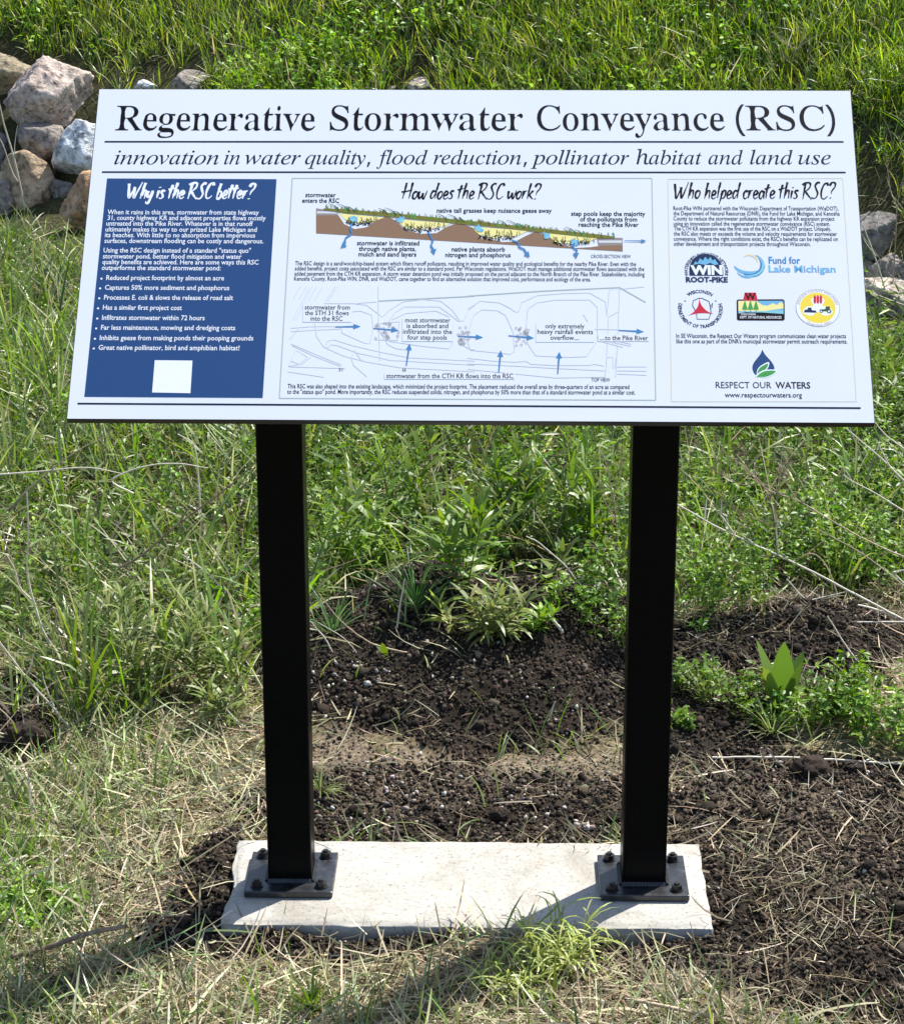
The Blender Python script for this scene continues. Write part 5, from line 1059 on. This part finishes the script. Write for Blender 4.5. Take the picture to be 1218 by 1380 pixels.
stalk('straw_stem', 'bright upright straw at the right foot of the mound', 'straw', [[(740, 976), (743, 958), (748, 944)]], 2.6, S_PALE, None)
stalk('stick', 'thick brown stick lying in the grass at the lower left edge', 'stick', [[(-30, 1304), (0, 1295), (59, 1278), (114, 1259), (169, 1247)]], 8.5, S_BROWN, None, 0, end=.55)
stalk('stick', 'grey brown stick lying on the soil at the lower right of the pad', 'stick', [[(1060, 1386), (991, 1379), (915, 1364), (854, 1352)]], 6, S_TAN, None, 0, end=.6)
stalk('dry_stalk', 'tall pale stalk forking in front of the boulders at the left edge', 'stalk', [[(35, 292), (30, 262), (19, 212), (8, 175), (0, 145), (-6, 120)], [(25, 245), (17, 233), (6, 200), (-4, 180)], [(19, 212), (20, 190), (24, 168)]], 2.2, S_PALE, GD)
stalk('dry_stalk', 'thin stalk before the whitish boulder beside the sign', 'stalk', [[(70, 240), (88, 200), (84, 180), (82, 172)], [(88, 200), (110, 170), (126, 145)]], 1.4, S_BROWN, GD)
stalk('dry_stalk', 'tall slender stalk in front of the right hand boulders reaching above them', 'stalk', [[(1203, 410), (1203, 381), (1208, 284), (1199, 255), (1194, 206)], [(1208, 290), (1212, 262), (1216, 240)], [(1199, 255), (1186, 275), (1180, 262)]], 1.7, S_TAN, GD, side=6)
stalk('dry_stalk', 'pale curved stalk leaning left across the dark granite boulder', 'stalk', [[(1200, 425), (1199, 416), (1190, 381), (1177, 340), (1168, 315), (1162, 300)], [(1180, 345), (1170, 332), (1164, 322)]], 2., S_PALE, GD)
for lb, L, w_, yy in (('pale stalk crossing behind the long branch near the right edge', [(1230, 800), (1180, 760), (1140, 735), (1103, 715)], 1.8, 1.28), ('arched pale stem above the forked branch at the right', [(1128, 800), (1118, 770), (1100, 748), (1080, 750), (1064, 770)], 1.7, 1.3),
   ('thin stalk almost level over the dark soil heap at the right', [(1225, 838), (1150, 840), (1080, 845), (1030, 846)], 1.9, 1.2), ('drooping pale blade at the right edge over the clover', [(1222, 790), (1206, 772), (1218, 770)], 2.2, 1.25), ('pale bent stem against the left side of the right edge grass', [(1236, 700), (1190, 672), (1150, 650), (1136, 640)], 1.7, 1.3),
   ('fallen grey stem across the growth in the upper left corner under the sign', [(8, 690), (60, 640), (110, 604), (150, 585)], 1.7, 1.1), ('long grey stem lying level across the growth at the left edge', [(-5, 640), (60, 636), (120, 632), (165, 640)], 1.6, 1.1), ('pale stem leaning right below the sign close to the left post', [(270, 690), (268, 640), (262, 600), (240, 585)], 1.6, 1.1), ('thin pale arched stem below the sign left of the twig', [(180, 665), (150, 648), (185, 632), (230, 625), (280, 632)], 1.8, 1.0)):
    stalk('dry_stalk', lb, 'stalk', [L], w_, S_PALE if RNG.random() < .6 else S_TAN, GD, .3, y0=yy)
for lb, ls in (('dead stalk on the bank above the right end of the title', [[(1060, 105), (1074, 66), (1102, 48)], [(1074, 66), (1060, 58), (1040, 40), (1024, 10)]]), ('dead stalk leaning left on the bank at the top right', [[(990, 60), (996, 40), (1016, 0), (1024, -20)]]),
   ('dead stalk on the bank above the word Stormwater', [[(638, 62), (640, 51), (655, 25), (676, 0)], [(655, 25), (640, 20), (632, 10)]]), ('thin dead stalk on the bank above the middle of the title', [[(724, 95), (735, 70), (760, 40), (778, 10)], [(735, 70), (715, 62), (690, 60)]]),
   ('thin dead stalk at the top edge over the word Regenerative', [[(548, 44), (556, 24), (572, 0), (580, -15)], [(556, 24), (540, 22)]]), ('short dead stalk just above the sign under the bank tufts', [[(868, 118), (872, 96), (878, 78)], [(868, 118), (884, 108)]]), ('leaning dead stalk at the far right of the bank', [[(1180, 150), (1195, 130), (1222, 95)], [(1195, 130), (1218, 128)]])):
    stalk('dead_bank_stalk', lb, 'stalk', ls, 1.5, S_TAN, 'dead stalks on the bank', side=4)

# ------------------------------------------------------------------ single plants
def plant_root(name, label, cat, px, py, group=None, dy=0):
    q = GT(px, py); q[1] += dy; q[2] = float(h(q[0], q[1])); e = empty(name, q); tag(e, label, cat, group); return e, q, float((q-CAM)@FW)/F_PX
WIDE = np.array([.25, .8, 1, .72, .42, .05]); WLV = np.array([0, .2, .45, .7, .88, 1.])
def leafy(name, label, px, py, hgt, n, leaf, width, pal, lean=(0, 0), stems=1, spread=.25, droop=(.3, 1.2), rosette=False, group=None, cat='plant', stemw=.0022, gap=.12, tipc=1.1, face=None):
    """stems carrying long leaves in a spiral; sizes in metres"""
    e, q, k = plant_root(name, label, cat, px, py, group); st = []; a = Acc()
    for s in range(stems):
        az = random.uniform(0, 6.28); tl = random.uniform(.2, 1)*spread; H = hgt*random.uniform(.75, 1) if stems > 1 else hgt
        t = np.linspace(0, 1, 7)[:, None]; d = np.array([math.cos(az)*tl+lean[0], math.sin(az)*tl+lean[1], 1]); d /= np.linalg.norm(d)
        off = np.array([math.cos(az), math.sin(az), 0])*.012*(stems > 1)
        P = off+d*H*t+np.array([d[0]*.25, d[1]*.25, -.04])*H*t**2; 
        if not rosette: st.append((P, stemw*np.linspace(1, .4, 7)))
        ph = random.uniform(0, 6); T = np.sort(RNG.uniform(gap, 1, n)) if not rosette else RNG.uniform(0, .12, n)
        B = np.stack([np.interp(T, t[:, 0], P[:, i]) for i in range(3)], 1); aa = ph+np.arange(n)*2.4+RNG.normal(0, .25, n)
        if face is not None: aa = face+RNG.normal(0, .25, n)
        L = leaf*(.65+.5*np.sin(np.pi*np.clip(T*.85+.1, 0, 1)))*RNG.uniform(.75, 1.15, n) if not rosette else leaf*RNG.uniform(.6, 1.1, n)
        th0 = 1.15-.75*T+RNG.normal(0, .18, n) if not rosette else RNG.uniform(.15, .8, n)
        c0 = pick(pal, n, .12)
        a.add(*ribbons(B, L, L*width*RNG.uniform(.85, 1.15, n), aa, th0, RNG.uniform(*droop, n), RNG.normal(0, .3, n), c0, c0*tipc, WIDE, WLV))
    if st:
        V, Fq = tubes(st, 5); so_ = np_mesh('stem', V, Fq, np.tile(pick(pal, 1, .05)*.85, (len(V), 1)), smooth=True); link('stem', so_, [M_LEAF], e).location = (0, 0, 0)
    a.build('foliage', M_LEAF, e); return e
SILVER = np.array([[.20, .25, .085], [.26, .30, .12], [.15, .21, .05]]); MID = np.array([[.10, .18, .02], [.135, .215, .028], [.08, .145, .016]]); TUFT = np.array([[.34, .40, .10], [.30, .38, .08], [.40, .43, .17]]); YG = np.array([[.19, .29, .04], [.15, .25, .04]]); DK = np.array([[.05, .10, .03], [.06, .115, .035]])
leafy('willow_leaved_weed', 'pale green weed with narrow arching leaves on the crest of the soil mound', 662, 862, .11, 15, .08, .11, np.concatenate([TUFT*.6, SILVER*.9]), stems=9, spread=.8, droop=(.5, 1.8), cat='weed', gap=.1)
leafy('willow_leaved_weed', 'low leafy sprout right of the narrow-leaved weed on the mound crest', 722, 856, .07, 10, .05, .2, MID*1.7, stems=4, spread=.6, cat='weed')
leafy('willow_leaved_weed', 'small silvery sprout left of the narrow-leaved weed on the mound crest', 612, 852, .09, 9, .06, .2, TUFT*.8, stems=2, spread=.5, cat='weed', lean=(-.2, 0))
leafy('tall_weed', 'tall weed with long lance leaves standing midway between the posts', 622, 800, .24, 24, .10, .13, MID*1.2, stems=3, spread=.18, cat='weed')
leafy('tall_weed', 'dark lance-leaved weed left of the right post above the hollow', 785, 772, .28, 26, .10, .14, MID, stems=3, spread=.15, cat='weed')
leafy('tall_weed', 'broad lance-leaved weed close to the right side of the left post', 475, 790, .24, 18, .11, .15, MID*1.2, stems=3, spread=.25, cat='weed')
leafy('tall_weed', 'upright lance-leaved weed directly under the middle of the sign', 690, 745, .30, 24, .10, .13, MID*.95, stems=3, spread=.15, cat='weed')
leafy('tall_weed', 'lance-leaved weed under the sign left of centre', 540, 745, .34, 24, .10, .13, MID, stems=3, spread=.2, cat='weed')
leafy('tall_weed', 'leaning weed with a drooping pale tip beside the right post under the sign', 800, 745, .38, 22, .09, .12, MID*1.1, stems=2, spread=.2, cat='weed')
leafy('thistle', 'grey green jagged thistle in the hollow between the posts', 735, 785, .10, 9, .055, .24, SILVER*.8, stems=2, spread=.5, cat='thistle')
leafy('silver_weed', 'silvery narrow-leaved weed nearest the left edge of the left post', 285, 940, .19, 30, .085, .085, SILVER, stems=6, spread=.5, cat='weed')
leafy('silver_weed', 'silvery narrow-leaved weed with a tall pale shoot left of the left post', 200, 945, .24, 30, .09, .085, SILVER, stems=5, spread=.45, cat='weed')
leafy('silver_weed', 'greener narrow-leaved weed farther left of the two silvery ones', 150, 900, .20, 28, .08, .085, SILVER*.8, stems=3, spread=.4, cat='weed')
leafy('silver_weed', 'low pale weed at the foot of the left post', 310, 985, .09, 14, .07, .13, SILVER*.95, stems=4, spread=.7, cat='weed')
leafy('broad_blade_plant', 'upright broad bright grass blades standing left of the left post', 190, 735, .02, 6, .21, .10, MID*1.35, rosette=True, droop=(-.1, .3), cat='plant')
leafy('broad_blade_plant', 'upright broad blade further left with a folded tip', 103, 790, .02, 4, .2, .07, MID*1.4, rosette=True, droop=(.0, .6), cat='plant')
leafy('dock_plant', 'upright broad dock leaves on the soil right of the right post', 1052, 965, .02, 7, .165, .27, YG*.75, rosette=True, droop=(-.2, .4), cat='plant')
leafy('dock_plant', 'single upright yellow green leaf at the left edge', 55, 938, .01, 1, .17, .24, YG, rosette=True, droop=(-.1, .1), face=-1.3, cat='plant')
leafy('dock_plant', 'broad rounded leaf beside the right side of the left post', 442, 800, .02, 3, .11, .42, MID*1.2, rosette=True, droop=(.0, .4), cat='plant')
leafy('dock_plant', 'small upright leaf at the left foot of the soil mound', 520, 884, .01, 2, .055, .3, MID*1.3, rosette=True, droop=(-.1, .3), cat='plant')
leafy('fresh_grass_tuft', 'bright pale green curling grass tuft in front of the pad', 752, 1312, .10, 9, .075, .05, TUFT, stems=20, spread=1.0, droop=(.9, 2.7), cat='grass', gap=.05)
leafy('fresh_grass_tuft', 'lower curling pale grass tuft left of the bright one before the pad', 690, 1345, .06, 9, .065, .05, TUFT*.9, stems=16, spread=1.2, droop=(.9, 2.7), cat='grass', gap=.05)
leafy('fresh_grass_tuft', 'short dark green grass tuft at the bottom edge left of the middle', 420, 1372, .02, 38, .085, .05, MID*.9, rosette=True, droop=(.2, .9), cat='grass')
leafy('fresh_grass_tuft', 'flopped bright grass tuft low at the left edge', 20, 1180, .03, 34, .13, .05, MID*1.3, rosette=True, droop=(.4, 1.3), cat='grass')
leafy('fresh_grass_tuft', 'fine tuft of pale grass at the right of the dock leaves', 1040, 1000, .02, 60, .10, .028, SILVER*.9, rosette=True, droop=(.4, 1.4), cat='grass')
leafy('fresh_grass_tuft', 'tuft of blue green grass at the right foot of the left post', 448, 862, .02, 40, .13, .03, DK*1.6, rosette=True, droop=(.2, 1.0), cat='grass')
leafy('fresh_grass_tuft', 'small pale grass tuft growing by the left post base', 432, 1075, .02, 40, .075, .05, SILVER*.9, rosette=True, droop=(.4, 1.6), cat='grass')
leafy('fresh_grass_tuft', 'fine upright grass tuft between the right post and the dock leaves', 948, 950, .02, 36, .10, .028, SILVER*.8, rosette=True, droop=(.2, 1.0), cat='grass')
leafy('fresh_grass_tuft', 'dark green fine grass clump on the left of the soil mound crest', 560, 830, .02, 60, .16, .022, DK*1.5, rosette=True, droop=(.2, .9), cat='grass')
def clover(label, px, py, r, hgt, n, leaf=(.010, .018), pal=COVER, nodes=8):
    e, q, k = plant_root('clover_plant', label, 'plant', px, py, 'leafy clover plants')
    ang = U_(0, 6.28, n); rad = r*np.sqrt(RNG.random(n)); p = np.stack([q[0]+rad*np.cos(ang), q[1]+rad*np.sin(ang), 0*ang], 1); p[:, 2] = h(p[:, 0], p[:, 1])
    a = cover(p, (hgt*.55, hgt), leaf, pal, nodes); V = np.concatenate(a.V)-q
    link('foliage', np_mesh('foliage', V, a.F, np.concatenate(a.C)), [M_LEAF], e).location = (0, 0, 0)
BR_ = COVER*1.25
clover('bushy clover mound against the right side of the right post', 965, 830, .13, .22, 60)
clover('tall bright clover bush below the right corner of the sign', 1130, 790, .16, .30, 80, (.012, .022), BR_, 10)
clover('small clover on the soil beside the right post', 932, 935, .05, .08, 22)
clover('low clover spreading beneath the dock leaves', 1060, 965, .12, .09, 70)
clover('clover with pale undersides at the right edge of the soil', 1185, 985, .12, .15, 70, (.012, .02), COVER*1.1)
clover('small clover low by the right post base', 915, 985, .03, .05, 12)
clover('clover under the right end of the sign at the photo edge', 1200, 720, .14, .26, 60, (.014, .024), BR_, 9)
clover('leafy clover clump under the pale right hand boulder', 1195, 520, .26, .16, 90, (.022, .040), BR_, 8)
clover('dark clover mound above the hollow beside the right post', 800, 830, .10, .12, 46)
clover('clover clump at the left edge next to the low grass', 40, 1230, .08, .05, 40, (.010, .018), BR_)
# big clods and crumbs lying on the pad
def clod(label, px, py, w, hgt, seed):
    q = GT(px, py); k = float((q-CAM)@FW)/F_PX; rg = np.random.default_rng(seed); V, Fq = ico(4); o = Vector(rg.uniform(-9, 9, 3))
    V = V*RNG.normal(1, .05, (len(V), 1))*np.array([1+.28*mnoise.fractal(Vector(v)*1.5+o, .8, 2, 5)+.12*mnoise.noise(Vector(v)*7+o) for v in V])[:, None]*np.array([w*k/2, w*k/2.4, hgt*k/2])
    c = np.tile(np.array([.036, .026, .019]), (len(V), 1)); ob = link('soil_clod', np_mesh('soil_clod', V, [Fq], c, smooth=False), [M_CLOD], None, (q[0], q[1], q[2]+hgt*k*.3)); tag(ob, label, 'clod')
clod('big flat-faced dark clod under the white straw stem at the right', 1092, 1046, 50, 34, 3)
clod('dark clod in the small soil heap at the left edge', 36, 1002, 52, 36, 5)
clod('dark clod near the right edge beside the flat-faced one', 1150, 1040, 30, 16, 8)
clod('dark round clod in the soil just behind the pad', 672, 1104, 26, 20, 9)
clod('tiny crumb of soil on the pad near its front edge', 555, 1228, 7, 5, 11)
clod('tiny crumb of soil on the pad at the left base plate', 323, 1202, 6, 5, 12)
